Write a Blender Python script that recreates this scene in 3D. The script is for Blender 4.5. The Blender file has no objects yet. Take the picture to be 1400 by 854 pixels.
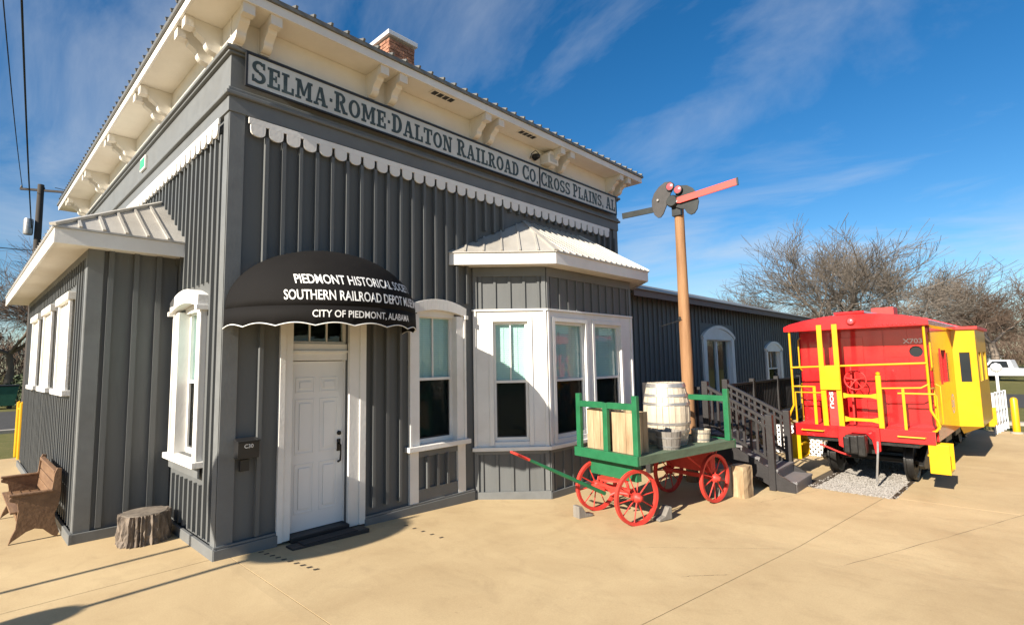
import bpy, bmesh, math, random
from mathutils import Vector, Matrix, noise as mnoise
random.seed(7)
SC = bpy.context.scene
COL = SC.collection

# ------------------------------------------------------------------ camera
cam_d = bpy.data.cameras.new("camera"); cam = bpy.data.objects.new("camera", cam_d); COL.objects.link(cam)
SC.camera = cam
cam_d.sensor_width = 36; cam_d.lens = 18.40; cam_d.clip_start = 0.05; cam_d.clip_end = 3000
YAW, PITCH, ROLL = -0.81457, 0.095, -0.0193
cy_, sy_ = math.cos(YAW), math.sin(YAW)
fw = Vector((-sy_*math.cos(PITCH), cy_*math.cos(PITCH), math.sin(PITCH)))
rt = Vector((cy_, sy_, 0)); up = rt.cross(fw)
r2 = math.cos(ROLL)*rt + math.sin(ROLL)*up; u2 = -math.sin(ROLL)*rt + math.cos(ROLL)*up
M = Matrix((r2, u2, -fw)).transposed().to_4x4(); M.translation = (-2.1268, -6.6277, 2.1237)
cam.matrix_world = M

# ------------------------------------------------------------------ world, sun, exposure
SUN_EL = math.radians(28.0)
SUN_DIR = Vector((-1.0, -0.055, 0)).normalized()          # where the sun stands (plan)
W = bpy.data.worlds.new("World"); SC.world = W; W.use_nodes = True
nt = W.node_tree; nt.nodes.clear()
def N(t, **k):
    n = nt.nodes.new(t)
    for a, b in k.items(): setattr(n, a, b)
    return n
out = N('ShaderNodeOutputWorld'); bg = N('ShaderNodeBackground'); bg.inputs[1].default_value = 0.057
sky = N('ShaderNodeTexSky', sky_type='NISHITA', sun_disc=False)
sky.sun_elevation = SUN_EL; sky.sun_rotation = math.atan2(SUN_DIR.x, SUN_DIR.y)
sky.air_density = 1.0; sky.dust_density = 0.25; sky.ozone_density = 3.5
tc = N('ShaderNodeTexCoord'); sep = N('ShaderNodeSeparateXYZ'); nt.links.new(tc.outputs['Generated'], sep.inputs[0])
zz = N('ShaderNodeMath', operation='ADD'); nt.links.new(sep.outputs[2], zz.inputs[0]); zz.inputs[1].default_value = 0.12
zm = N('ShaderNodeMath', operation='MAXIMUM'); nt.links.new(zz.outputs[0], zm.inputs[0]); zm.inputs[1].default_value = 0.05
dx = N('ShaderNodeMath', operation='DIVIDE'); nt.links.new(sep.outputs[0], dx.inputs[0]); nt.links.new(zm.outputs[0], dx.inputs[1])
dy = N('ShaderNodeMath', operation='DIVIDE'); nt.links.new(sep.outputs[1], dy.inputs[0]); nt.links.new(zm.outputs[0], dy.inputs[1])
cmb = N('ShaderNodeCombineXYZ'); nt.links.new(dx.outputs[0], cmb.inputs[0]); nt.links.new(dy.outputs[0], cmb.inputs[1])
mp = N('ShaderNodeMapping'); mp.inputs['Rotation'].default_value = (0, 0, math.radians(35)); mp.inputs['Scale'].default_value = (0.85, 0.52, 1); mp.inputs['Location'].default_value = (0.3, 2.1, 0)
nt.links.new(cmb.outputs[0], mp.inputs[0])
n1 = N('ShaderNodeTexNoise'); n1.inputs['Scale'].default_value = 1.5; n1.inputs['Detail'].default_value = 9; n1.inputs['Roughness'].default_value = 0.6; n1.inputs['Distortion'].default_value = 0.7
nt.links.new(mp.outputs[0], n1.inputs['Vector'])
n2 = N('ShaderNodeTexNoise'); n2.inputs['Scale'].default_value = 0.55; n2.inputs['Detail'].default_value = 3; nt.links.new(mp.outputs[0], n2.inputs['Vector'])
mu = N('ShaderNodeMath', operation='MULTIPLY'); nt.links.new(n1.outputs[0], mu.inputs[0]); nt.links.new(n2.outputs[0], mu.inputs[1])
cr = N('ShaderNodeValToRGB'); cr.color_ramp.elements[0].position = 0.22; cr.color_ramp.elements[1].position = 0.47
cr.color_ramp.elements[1].color = (0.75, 0.75, 0.75, 1); nt.links.new(mu.outputs[0], cr.inputs[0])
mix = N('ShaderNodeMixRGB'); nt.links.new(cr.outputs[0], mix.inputs[0]); hs = N('ShaderNodeHueSaturation'); hs.inputs['Saturation'].default_value = 1.32; nt.links.new(sky.outputs[0], hs.inputs['Color']); nt.links.new(hs.outputs[0], mix.inputs[1]); mix.inputs[2].default_value = (5.2, 5.6, 6.1, 1)
nt.links.new(mix.outputs[0], bg.inputs[0]); nt.links.new(bg.outputs[0], out.inputs[0])

sd = bpy.data.lights.new("sun", 'SUN'); so = bpy.data.objects.new("sun", sd); COL.objects.link(so)
sd.energy = 5.0; sd.angle = math.radians(0.53); sd.color = (1.0, 0.90, 0.76)
sv = Vector((SUN_DIR.x*math.cos(SUN_EL), SUN_DIR.y*math.cos(SUN_EL), math.sin(SUN_EL)))
so.rotation_euler = sv.to_track_quat('Z', 'Y').to_euler(); so.location = sv*60
vs = SC.view_settings; vs.view_transform = 'Standard'; vs.look = 'None'; vs.exposure = 1.25; vs.gamma = 1; vs.use_curve_mapping = False

# ------------------------------------------------------------------ materials
def mat(name, col, rough=0.6, var=0.12, scale=6.0, bump=0.0, bscale=40.0, metal=0.0, spec=0.4, stretch=(1, 1, 1), col2=None, coat=0.0, spots=0.0, k=0.87):
    col = tuple(c*k for c in col); col2 = tuple(c*k for c in col2) if col2 else None
    m = bpy.data.materials.new(name); m.use_nodes = True; t = m.node_tree; b = t.nodes['Principled BSDF']
    b.inputs['Roughness'].default_value = rough; b.inputs['Metallic'].default_value = metal; b.inputs['Specular IOR Level'].default_value = spec
    b.inputs['Coat Weight'].default_value = coat; b.inputs['Coat Roughness'].default_value = 0.06
    co = t.nodes.new('ShaderNodeTexCoord'); mpn = t.nodes.new('ShaderNodeMapping'); mpn.inputs['Scale'].default_value = stretch
    t.links.new(co.outputs['Object'], mpn.inputs[0])
    ns = t.nodes.new('ShaderNodeTexNoise'); ns.inputs['Scale'].default_value = scale; ns.inputs['Detail'].default_value = 8; ns.inputs['Roughness'].default_value = 0.62
    t.links.new(mpn.outputs[0], ns.inputs['Vector'])
    rp = t.nodes.new('ShaderNodeValToRGB'); rp.color_ramp.elements[0].position = 0.3; rp.color_ramp.elements[1].position = 0.72
    c2 = col2 or tuple(min(1, c*(1+var)) for c in col); c1 = tuple(c*(1-var) for c in col) if col2 is None else col
    rp.color_ramp.elements[0].color = (*c1, 1); rp.color_ramp.elements[1].color = (*c2, 1)
    t.links.new(ns.outputs[0], rp.inputs[0]); last = rp.outputs[0]
    if spots > 0:
        n3 = t.nodes.new('ShaderNodeTexNoise'); n3.inputs['Scale'].default_value = scale*0.23; n3.inputs['Detail'].default_value = 6; t.links.new(mpn.outputs[0], n3.inputs['Vector'])
        r3 = t.nodes.new('ShaderNodeValToRGB'); r3.color_ramp.elements[0].position = 0.45; r3.color_ramp.elements[1].position = 0.75
        r3.color_ramp.elements[0].color = (1, 1, 1, 1); g = 1-spots; r3.color_ramp.elements[1].color = (g, g*0.97, g*0.93, 1)
        t.links.new(n3.outputs[0], r3.inputs[0]); mx = t.nodes.new('ShaderNodeMixRGB'); mx.blend_type = 'MULTIPLY'; mx.inputs[0].default_value = 1
        t.links.new(last, mx.inputs[1]); t.links.new(r3.outputs[0], mx.inputs[2]); last = mx.outputs[0]
    t.links.new(last, b.inputs['Base Color'])
    rr = t.nodes.new('ShaderNodeMapRange'); rr.inputs[3].default_value = max(0.02, rough-0.08); rr.inputs[4].default_value = min(1, rough+0.1); t.links.new(ns.outputs[0], rr.inputs[0]); t.links.new(rr.outputs[0], b.inputs['Roughness'])
    if bump > 0:
        nb = t.nodes.new('ShaderNodeTexNoise'); nb.inputs['Scale'].default_value = bscale; nb.inputs['Detail'].default_value = 6; t.links.new(mpn.outputs[0], nb.inputs['Vector'])
        bp = t.nodes.new('ShaderNodeBump'); bp.inputs['Strength'].default_value = bump; bp.inputs['Distance'].default_value = 0.02
        t.links.new(nb.outputs[0], bp.inputs['Height']); t.links.new(bp.outputs[0], b.inputs['Normal'])
    return m
def concrete():
    m = bpy.data.materials.new('tan_concrete'); m.use_nodes = True; t = m.node_tree; b = t.nodes['Principled BSDF']; L = t.links.new
    co = t.nodes.new('ShaderNodeTexCoord')
    def noise(sc, det, rough=.6, dist=0.0, st=(1, 1, 1)):
        mp_ = t.nodes.new('ShaderNodeMapping'); mp_.inputs['Scale'].default_value = st; L(co.outputs['Object'], mp_.inputs[0])
        n = t.nodes.new('ShaderNodeTexNoise'); n.inputs['Scale'].default_value = sc; n.inputs['Detail'].default_value = det; n.inputs['Roughness'].default_value = rough; n.inputs['Distortion'].default_value = dist; L(mp_.outputs[0], n.inputs['Vector']); return n.outputs[0]
    def ramp(f, p0, c0, p1, c1):
        r = t.nodes.new('ShaderNodeValToRGB'); r.color_ramp.elements[0].position = p0; r.color_ramp.elements[1].position = p1; r.color_ramp.elements[0].color = (*c0, 1); r.color_ramp.elements[1].color = (*c1, 1); L(f, r.inputs[0]); return r.outputs[0]
    def mul(a, c): x = t.nodes.new('ShaderNodeMixRGB'); x.blend_type = 'MULTIPLY'; x.inputs[0].default_value = 1; L(a, x.inputs[1]); L(c, x.inputs[2]); return x.outputs[0]
    base = ramp(noise(.7, 8, .65, .4), .30, (.405, .300, .168), .70, (.515, .398, .232))
    w = (1, 1, 1)
    base = mul(base, ramp(noise(2.6, 7, .7, .8, (1, .55, 1)), .52, w, .78, (.84, .83, .83)))     # water stains
    base = mul(base, ramp(noise(70, 3, .7), .35, (.90, .89, .88), .65, (1.0, 1.0, 1.0)))           # sand grain
    base = mul(base, ramp(noise(11, 4, .6), .70, w, .80, (.72, .70, .68)))                         # small dark spots
    base = mul(base, ramp(noise(.35, 5, .6, 1.5, (.35, 1.4, 1)), .55, w, .80, (.88, .86, .84)))    # trowel / tyre streaks
    L(base, b.inputs['Base Color']); b.inputs['Roughness'].default_value = .82; b.inputs['Specular IOR Level'].default_value = .2
    bp = t.nodes.new('ShaderNodeBump'); bp.inputs['Strength'].default_value = .12; bp.inputs['Distance'].default_value = .01; L(noise(120, 4, .7), bp.inputs['Height']); L(bp.outputs[0], b.inputs['Normal'])
    return m
GREY = mat('grey_paint', (0.118, 0.125, 0.127), 0.6, 0.08, 5, 0.06, 30, stretch=(1, 1, 0.18), spots=0.12)
GREYT = mat('grey_trim_paint', (0.155, 0.163, 0.165), 0.55, 0.08, 6, 0.05, 30, spots=0.1)
WHITE = mat('white_paint', (0.80, 0.79, 0.76), 0.5, 0.05, 4, 0.12, 25, spots=0.08)
CREAM = mat('cream_paint', (0.80, 0.765, 0.69), 0.55, 0.05, 3, 0.1, 25, spots=0.10)
DOORW = mat('door_paint', (0.80, 0.80, 0.79), 0.35, 0.02, 3)
ROOFM = mat('roof_metal', (0.50, 0.48, 0.44), 0.42, 0.10, 3, 0.1, 20, metal=0.25, spots=0.18)
ROOFD = mat('roof_dark_metal', (0.16, 0.16, 0.15), 0.5, 0.15, 4, metal=0.2)
WINGF = mat('wing_fascia_paint', (0.16, 0.12, 0.105), 0.6, 0.12, 4)
BLACK = mat('black_paint', (0.02, 0.02, 0.021), 0.4, 0.15, 8)
IRON = mat('dark_iron', (0.022, 0.021, 0.02), 0.42, 0.3, 12, 0.2, 40, metal=0.3)
CANVAS = mat('black_canvas', (0.010, 0.0092, 0.009), 0.8, 0.12, 5, 0.15, 90, spec=0.12)
PIPING = mat('white_piping', (0.8, 0.8, 0.78), 0.6, 0.03)
LETW = mat('white_lettering', (0.82, 0.82, 0.80), 0.6, 0.04, 20)
SIGNW = mat('sign_board', (0.62, 0.64, 0.63), 0.55, 0.08, 4, 0.1, 30, spots=0.15)
SIGNL = mat('sign_letter', (0.030, 0.050, 0.056), 0.55, 0.25, 14, col2=(0.075, 0.105, 0.11))
CONC = concrete()
CONCB = mat('joint_filler', (0.09, 0.07, 0.05), 0.9, 0.2, 10)
MARK = mat('dark_stain', (0.05, 0.042, 0.035), 0.8, 0.3, 10)
GRASS = mat('grass_ground', (0.10, 0.11, 0.035), 0.95, 0.3, 2.5, 0.5, 30, col2=(0.17, 0.15, 0.06), spec=0.1)
ASPH = mat('asphalt', (0.065, 0.064, 0.062), 0.9, 0.2, 5, 0.3, 60, spec=0.2)
KERB = mat('kerb_concrete', (0.36, 0.33, 0.28), 0.85, 0.1, 4, 0.2)
RED = mat('red_paint', (0.60, 0.016, 0.018), 0.22, 0.10, 3, 0.03, 12, spots=0.12, coat=0.8)
REDD = mat('red_paint_dull', (0.55, 0.035, 0.03), 0.5, 0.12, 4, 0.1, 20, spots=0.15)
WRED = mat('wagon_red', (0.60, 0.045, 0.032), 0.5, 0.15, 8, 0.1, 30, spots=0.12)
YEL = mat('yellow_paint', (0.62, 0.34, 0.004), 0.35, 0.06, 4, coat=0.2)
GREEN = mat('wagon_green', (0.016, 0.135, 0.055), 0.45, 0.15, 6, 0.15, 30, stretch=(1, 1, 1), spots=0.15)
GREEND = mat('weathered_green_deck', (0.10, 0.14, 0.09), 0.7, 0.25, 7, 0.3, 30, stretch=(0.3, 1, 1), spots=0.25)
WOODP = mat('pole_wood', (0.20, 0.095, 0.04), 0.75, 0.2, 9, 0.4, 30, stretch=(1, 1, 0.10), col2=(0.38, 0.215, 0.105), spots=0.15)
WOODL = mat('pale_crate_wood', (0.26, 0.17, 0.09), 0.75, 0.2, 9, 0.3, 30, stretch=(1, 1, 0.16), col2=(0.56, 0.43, 0.27), spots=0.4)
WOODB = mat('bench_wood', (0.13, 0.070, 0.038), 0.55, 0.25, 8, 0.3, 25, stretch=(1, 0.15, 1), col2=(0.24, 0.14, 0.075))
BARREL = mat('barrel_wood', (0.46, 0.39, 0.30), 0.7, 0.2, 9, 0.4, 30, stretch=(1, 1, 0.12), col2=(0.66, 0.58, 0.46), spots=0.25)
HOOP = mat('galvanised_hoop', (0.38, 0.37, 0.36), 0.4, 0.2, 10, metal=0.6)
TUBW = mat('grey_weathered_wood', (0.15, 0.135, 0.12), 0.75, 0.25, 8, 0.4, 30, stretch=(1, 1, 0.15), col2=(0.26, 0.24, 0.21))
TUBL = mat('tan_bucket_wood', (0.36, 0.30, 0.22), 0.75, 0.2, 8, 0.4, 30, stretch=(1, 1, 0.15), col2=(0.48, 0.42, 0.33))
BARK = mat('stump_bark', (0.055, 0.042, 0.033), 0.9, 0.3, 14, 0.9, 30, stretch=(1, 1, 0.3), col2=(0.30, 0.245, 0.195))
CUTW = mat('cut_wood', (0.10, 0.082, 0.066), 0.85, 0.25, 8, 0.4, 30, col2=(0.26, 0.22, 0.175))
PORCH = mat('porch_paint', (0.026, 0.024, 0.025), 0.5, 0.15, 6, 0.15, 30, spots=0.1)
STEPP = mat('step_paint', (0.17, 0.165, 0.17), 0.55, 0.12, 6, 0.15, 30)
GRAV = mat('gravel_stone', (0.16, 0.15, 0.135), 0.9, 0.25, 40, col2=(0.46, 0.43, 0.39))
STEEL = mat('rail_steel', (0.10, 0.075, 0.055), 0.55, 0.3, 8, metal=0.4)
TREEB = mat('tree_bark', (0.15, 0.12, 0.095), 0.95, 0.2, 2, col2=(0.24, 0.20, 0.165), spec=0.1)
TWIG = mat('twig_bark', (0.13, 0.11, 0.092), 0.95, 0.2, 0.6, col2=(0.22, 0.19, 0.16), spec=0.1)
TWIGD = mat('dark_twig_bark', (0.12, 0.085, 0.065), 0.95, 0.2, 0.6, col2=(0.17, 0.125, 0.095), spec=0.1)
LEAFD = mat('evergreen_leaf', (0.035, 0.06, 0.022), 0.7, 0.4, 2, col2=(0.08, 0.10, 0.04))
LENS = mat('pink_lens', (0.55, 0.10, 0.12), 0.25, 0.1, 8)
SEMR = mat('semaphore_red', (0.62, 0.07, 0.055), 0.5, 0.08, 6)
SEMK = mat('semaphore_black', (0.018, 0.022, 0.022), 0.45, 0.2, 8)
SEMG = mat('semaphore_grey', (0.045, 0.042, 0.042), 0.5, 0.2, 8)
BLIND = mat('blind_slat', (0.74, 0.80, 0.78), 0.5, 0.05, 6)
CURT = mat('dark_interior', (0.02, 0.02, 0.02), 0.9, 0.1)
SCREEN = mat('insect_screen', (0.035, 0.036, 0.036), 0.6, 0.1, 10)
SHUT = mat('white_shutter', (0.82, 0.80, 0.73), 0.55, 0.04, 4)
BRASS = mat('dark_bronze', (0.03, 0.026, 0.022), 0.35, 0.2, 8, metal=0.6)
RUBBER = mat('rubber_mat', (0.03, 0.03, 0.032), 0.8, 0.2, 20, 0.3, 60)
MORT = mat('mortar', (0.30, 0.25, 0.20), 0.9, 0.1, 20)
BRICK = mat('old_brick', (0.22, 0.085, 0.05), 0.85, 0.3, 9, 0.3, 40, col2=(0.42, 0.22, 0.14))
CAPM = mat('chimney_cap_metal', (0.72, 0.72, 0.72), 0.35, 0.05, 5, metal=0.3)
SIGNR = mat('round_sign_yellow', (0.75, 0.45, 0.02), 0.4, 0.05, 5)
VINYL = mat('white_vinyl', (0.80, 0.80, 0.80), 0.4, 0.03, 5)
CARW = mat('car_white', (0.75, 0.76, 0.78), 0.25, 0.02, 3, coat=0.5)
GLS = mat('car_glass', (0.02, 0.025, 0.03), 0.08, 0.05, 3)
DUMP = mat('dumpster_green', (0.03, 0.12, 0.07), 0.5, 0.15, 4)
UPOLE = mat('utility_pole_wood', (0.06, 0.052, 0.046), 0.9, 0.25, 6, stretch=(1, 1, 0.2))
WIREM = mat('wire_black', (0.015, 0.015, 0.015), 0.6, 0.1)
EXITG = mat('exit_green', (0.05, 0.40, 0.20), 0.5, 0.05)
def glass(name, tint, refl):
    m = bpy.data.materials.new(name); m.use_nodes = True; t = m.node_tree; t.nodes.clear()
    o = t.nodes.new('ShaderNodeOutputMaterial'); mx = t.nodes.new('ShaderNodeMixShader'); g = t.nodes.new('ShaderNodeBsdfGlossy'); tr = t.nodes.new('ShaderNodeBsdfTransparent')
    tr.inputs[0].default_value = (*tint, 1); g.inputs['Roughness'].default_value = 0.015
    f = t.nodes.new('ShaderNodeFresnel'); f.inputs[0].default_value = refl
    ns = t.nodes.new('ShaderNodeTexNoise'); ns.inputs['Scale'].default_value = 2.2; bp = t.nodes.new('ShaderNodeBump'); bp.inputs['Strength'].default_value = 0.06; bp.inputs['Distance'].default_value = 0.05
    t.links.new(ns.outputs[0], bp.inputs['Height']); t.links.new(bp.outputs[0], g.inputs['Normal'])
    ge = t.nodes.new('ShaderNodeNewGeometry'); iv = t.nodes.new('ShaderNodeMath'); iv.operation = 'SUBTRACT'; iv.inputs[0].default_value = 1; t.links.new(ge.outputs['Backfacing'], iv.inputs[1]); fm = t.nodes.new('ShaderNodeMath'); fm.operation = 'MULTIPLY'; t.links.new(f.outputs[0], fm.inputs[0]); t.links.new(iv.outputs[0], fm.inputs[1]); t.links.new(fm.outputs[0], mx.inputs[0]); t.links.new(tr.outputs[0], mx.inputs[1]); t.links.new(g.outputs[0], mx.inputs[2]); t.links.new(mx.outputs[0], o.inputs[0])
    return m
GLASS = glass('window_glass', (0.84, 0.93, 0.92), 1.6)
MESHM = glass('insect_mesh', (0.42, 0.42, 0.42), 1.15)

# ------------------------------------------------------------------ helpers
class Fr:                                   # a wall frame: u along, v up, n outwards
    def __init__(s, o, u, n): s.o = Vector(o); s.u = Vector(u).normalized(); s.n = Vector(n).normalized(); s.v = Vector((0, 0, 1))
    def P(s, u, v, n=0): return s.o + s.u*u + s.v*v + s.n*n
XYZ = Fr((0, 0, 0), (1, 0, 0), (0, -1, 0))
class MB:
    def __init__(s): s.v = []; s.f = []; s.ch = []
    def add(s, vs, fs):
        k = len(s.v); s.ch.append((k, len(s.f))); s.v += [tuple(a) for a in vs]; s.f += [tuple(i+k for i in f) for f in fs]; return s
    def hexa(s, c):
        return s.add(c, [(0, 3, 2, 1), (4, 5, 6, 7), (0, 1, 5, 4), (1, 2, 6, 5), (2, 3, 7, 6), (3, 0, 4, 7)])
    def box(s, x0, x1, y0, y1, z0, z1):
        return s.hexa([(x0, y0, z0), (x1, y0, z0), (x1, y1, z0), (x0, y1, z0), (x0, y0, z1), (x1, y0, z1), (x1, y1, z1), (x0, y1, z1)])
    def fbox(s, fr, u0, u1, v0, v1, n0, n1):
        return s.hexa([fr.P(u0, v0, n0), fr.P(u1, v0, n0), fr.P(u1, v0, n1), fr.P(u0, v0, n1), fr.P(u0, v1, n0), fr.P(u1, v1, n0), fr.P(u1, v1, n1), fr.P(u0, v1, n1)])
    def beam(s, p, q, w, h, upv=(0, 0, 1)):
        p = Vector(p); q = Vector(q); d = (q-p).normalized(); u = Vector(upv)
        sd_ = d.cross(u)
        if sd_.length < 1e-4: sd_ = d.cross(Vector((1, 0, 0)))
        sd_.normalize(); u = sd_.cross(d); a = sd_*w/2; b = u*h/2
        return s.hexa([p-a-b, p+a-b, p+a+b, p-a+b, q-a-b, q+a-b, q+a+b, q-a+b])
    def tube(s, pts, r, n=8, caps=True):
        pts = [Vector(p) for p in pts]; rs = r if isinstance(r, (list, tuple)) else [r]*len(pts)
        rings = []; prev = None
        for i, p in enumerate(pts):
            d = (pts[min(i+1, len(pts)-1)]-pts[max(i-1, 0)]).normalized()
            a = prev if prev is not None else (Vector((0, 0, 1)) if abs(d.z) < 0.9 else Vector((1, 0, 0)))
            a = (a - d*a.dot(d)).normalized(); prev = a; b = d.cross(a)
            rings.append([p + (a*math.cos(2*math.pi*k/n)+b*math.sin(2*math.pi*k/n))*rs[i] for k in range(n)])
        vs = [q for g in rings for q in g]; fs = []
        for i in range(len(pts)-1):
            for k in range(n): fs.append((i*n+k, i*n+(k+1) % n, (i+1)*n+(k+1) % n, (i+1)*n+k))
        if caps: fs += [tuple(range(n))[::-1], tuple((len(pts)-1)*n+k for k in range(n))]
        return s.add(vs, fs)
    def lathe(s, prof, n=24, c=(0, 0, 0), ax='z', wob=None):
        vs = []; fs = []
        for i, (r, h) in enumerate(prof):
            for k in range(n):
                a = 2*math.pi*k/n; rr = r*(wob(k, i) if wob else 1)
                x, y, z = rr*math.cos(a), rr*math.sin(a), h
                if ax == 'x': x, y, z = z, x, y
                elif ax == 'y': x, y, z = y, z, x
                vs.append((c[0]+x, c[1]+y, c[2]+z))
        for i in range(len(prof)-1):
            for k in range(n): fs.append((i*n+k, i*n+(k+1) % n, (i+1)*n+(k+1) % n, (i+1)*n+k))
        if prof[0][0] > 1e-6: fs.append(tuple(range(n))[::-1])
        if prof[-1][0] > 1e-6: fs.append(tuple((len(prof)-1)*n+k for k in range(n)))
        return s.add(vs, fs)
    def prism(s, poly, fn, d0, d1):           # fn(a, b, depth) -> point
        n = len(poly); vs = [fn(a, b, d0) for a, b in poly]+[fn(a, b, d1) for a, b in poly]
        fs = [tuple(range(n))[::-1], tuple(range(n, 2*n))]+[(i, (i+1) % n, (i+1) % n+n, i+n) for i in range(n)]
        return s.add(vs, fs)
    def mesh(s, name, m=None, smooth=False):
        me = bpy.data.meshes.new(name); me.from_pydata(s.v, [], s.f)
        bm = bmesh.new(); bm.from_mesh(me); bmesh.ops.recalc_face_normals(bm, faces=bm.faces); bm.to_mesh(me); bm.free()
        if smooth:
            me.polygons.foreach_set('use_smooth', [True]*len(me.polygons))
        if m: me.materials.append(m)
        return me
    def build(s, name, m, parent=None, smooth=False, bevel=0):
        o = bpy.data.objects.new(name, s.mesh(name, m, smooth)); COL.objects.link(o)
        if parent: o.parent = parent
        if bevel:
            b = o.modifiers.new('bevel', 'BEVEL'); b.width = bevel; b.segments = 2; b.limit_method = 'ANGLE'; b.angle_limit = math.radians(40)
        if smooth:
            try:
                o.data.set_sharp_from_angle(angle=math.radians(38))
            except Exception: pass
        return o
def each(mb, name, m, parent=None, **kw):       # every piece of a builder as an object of its own
    res = []; ch = mb.ch+[(len(mb.v), len(mb.f))]
    for (v0, f0), (v1, f1) in zip(ch[:-1], ch[1:]):
        q = MB(); q.v = mb.v[v0:v1]; q.f = [tuple(i-v0 for i in f) for f in mb.f[f0:f1]]; res.append(q.build(name, m, parent, **kw))
    return res
def inst(me, name, parent, loc=(0, 0, 0), rot=(0, 0, 0), scale=(1, 1, 1)):
    o = bpy.data.objects.new(name, me); COL.objects.link(o); o.parent = parent; o.location = loc; o.rotation_euler = rot; o.scale = scale; return o
def tag(o, label=None, cat=None, group=None, kind=None):
    if label: o['label'] = label
    if cat: o['category'] = cat
    if group: o['group'] = group
    if kind: o['kind'] = kind
    return o
def thing(name, label, cat, loc=(0, 0, 0), rz=0.0, group=None):
    o = bpy.data.objects.new(name, None); COL.objects.link(o); o.location = loc; o.rotation_euler = (0, 0, rz); o.empty_display_size = 0.2
    return tag(o, label, cat, group)
def copy_tree(o, parent=None):
    c = o.copy(); COL.objects.link(c); c.parent = parent
    for ch in list(o.children): copy_tree(ch, c)
    return c
def text_verts(txt, size, offs=0.0):
    cu = bpy.data.curves.new('txt', 'FONT'); cu.body = txt; cu.size = size; cu.offset = offs; cu.resolution_u = 3
    o = bpy.data.objects.new('txt', cu); COL.objects.link(o); dg = bpy.context.evaluated_depsgraph_get(); dg.update()
    me = bpy.data.meshes.new_from_object(o.evaluated_get(dg)); vs = [tuple(v.co) for v in me.vertices]; fs = [tuple(p.vertices) for p in me.polygons]
    bpy.data.objects.remove(o); bpy.data.meshes.remove(me); bpy.data.curves.remove(cu); return vs, fs
def text_obj(name, txt, m, parent, fn, width, height, offs=0.0):      # fn(a, b) -> point, a in 0..width, b in 0..height
    vs, fs = text_verts(txt, 1.0, offs); x0 = min(v[0] for v in vs); x1 = max(v[0] for v in vs); y0 = min(v[1] for v in vs); y1 = max(v[1] for v in vs)
    mb = MB(); mb.add([fn((v[0]-x0)/(x1-x0)*width, (v[1]-y0)/(y1-y0)*height) for v in vs], fs); return mb.build(name, m, parent)
def gz(x): return -0.03*min(max(x, 0), 5)

# ------------------------------------------------------------------ ground
def sheet(name, xs, y0, y1, dz, m, yf0=None, yf1=None, thick=0.0, kind='structure', parent=None):
    f0 = yf0 or (lambda x: y0); f1 = yf1 or (lambda x: y1); mb = MB(); vs = []; fs = []
    for x in xs: vs += [(x, f0(x), gz(x)+dz), (x, f1(x), gz(x)+dz)]
    for i in range(len(xs)-1): fs.append((2*i, 2*i+2, 2*i+3, 2*i+1))
    if thick:
        k = len(vs)
        for x in xs: vs += [(x, f0(x), gz(x)+dz-thick), (x, f1(x), gz(x)+dz-thick)]
        for i in range(len(xs)-1):
            fs += [(2*i, 2*i+2, k+2*i+2, k+2*i), (2*i+1, 2*i+3, k+2*i+3, k+2*i+1)]
        e = 2*(len(xs)-1); fs += [(0, 1, k+1, k), (e, e+1, k+e+1, k+e)]
    mb.add(vs, fs); o = mb.build(name, m, parent)
    if kind: o['kind'] = kind
    return o
sheet('ground', [-900, 0, 5, 1500], -900, 900, -0.06, GRASS)
J2 = lambda x: -4.02-0.118*x
pav = sheet('pavement', [-14, 0, 5, 19.1], -24, 11.6, -0.006, CONCB)
g = 0.0045
slabs = [sheet('slab', [-14, -0.0, 0.12-g], 0.02+g, 11.55, 0.0, CONC, thick=0.02, kind=None, parent=pav),
         sheet('slab', [-14, -0.0, 0.12-g], -23.9, 0.02-g, 0.0, CONC, thick=0.02, kind=None, parent=pav),
         sheet('slab', [0.12+g, 5, 8.3], 0, 11.55, 0.0, CONC, yf0=lambda x: J2(x)+g, thick=0.02, kind=None, parent=pav),
         sheet('slab', [0.12+g, 5, 8.3], -23.9, 0, 0.0, CONC, yf1=lambda x: J2(x)-g, thick=0.02, kind=None, parent=pav),
         sheet('slab', [8.3+2*g, 19.05], -23.9, 0, 0.0, CONC, yf1=lambda x: J2(8.3)-g-0.05*(x-8.3), thick=0.02, kind=None, parent=pav),
         sheet('slab', [8.3+2*g, 19.05], 0, 11.55, 0.0, CONC, yf0=lambda x: J2(8.3)+g+1.25-0.05*(x-8.3), thick=0.02, kind=None, parent=pav)]
mm = MB().box(-0.028, 0.028, -0.016, 0.016, 0, 0.0012).mesh('tie_down_mark', MARK)
for i in range(11):
    t = i/10; inst(mm, 'tie_down_mark', slabs[2], (0.41+0.2*t, -0.02-1.10*t, gz(0.5)+0.0025), (0, 0.03, -0.12+random.uniform(-.1, .1)))
for i in range(5): inst(mm, 'tie_down_mark', slabs[2], (2.22, -0.46-0.19*i, gz(2.22)+0.0025), (0, 0.03, random.uniform(-.1, .1)))
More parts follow.
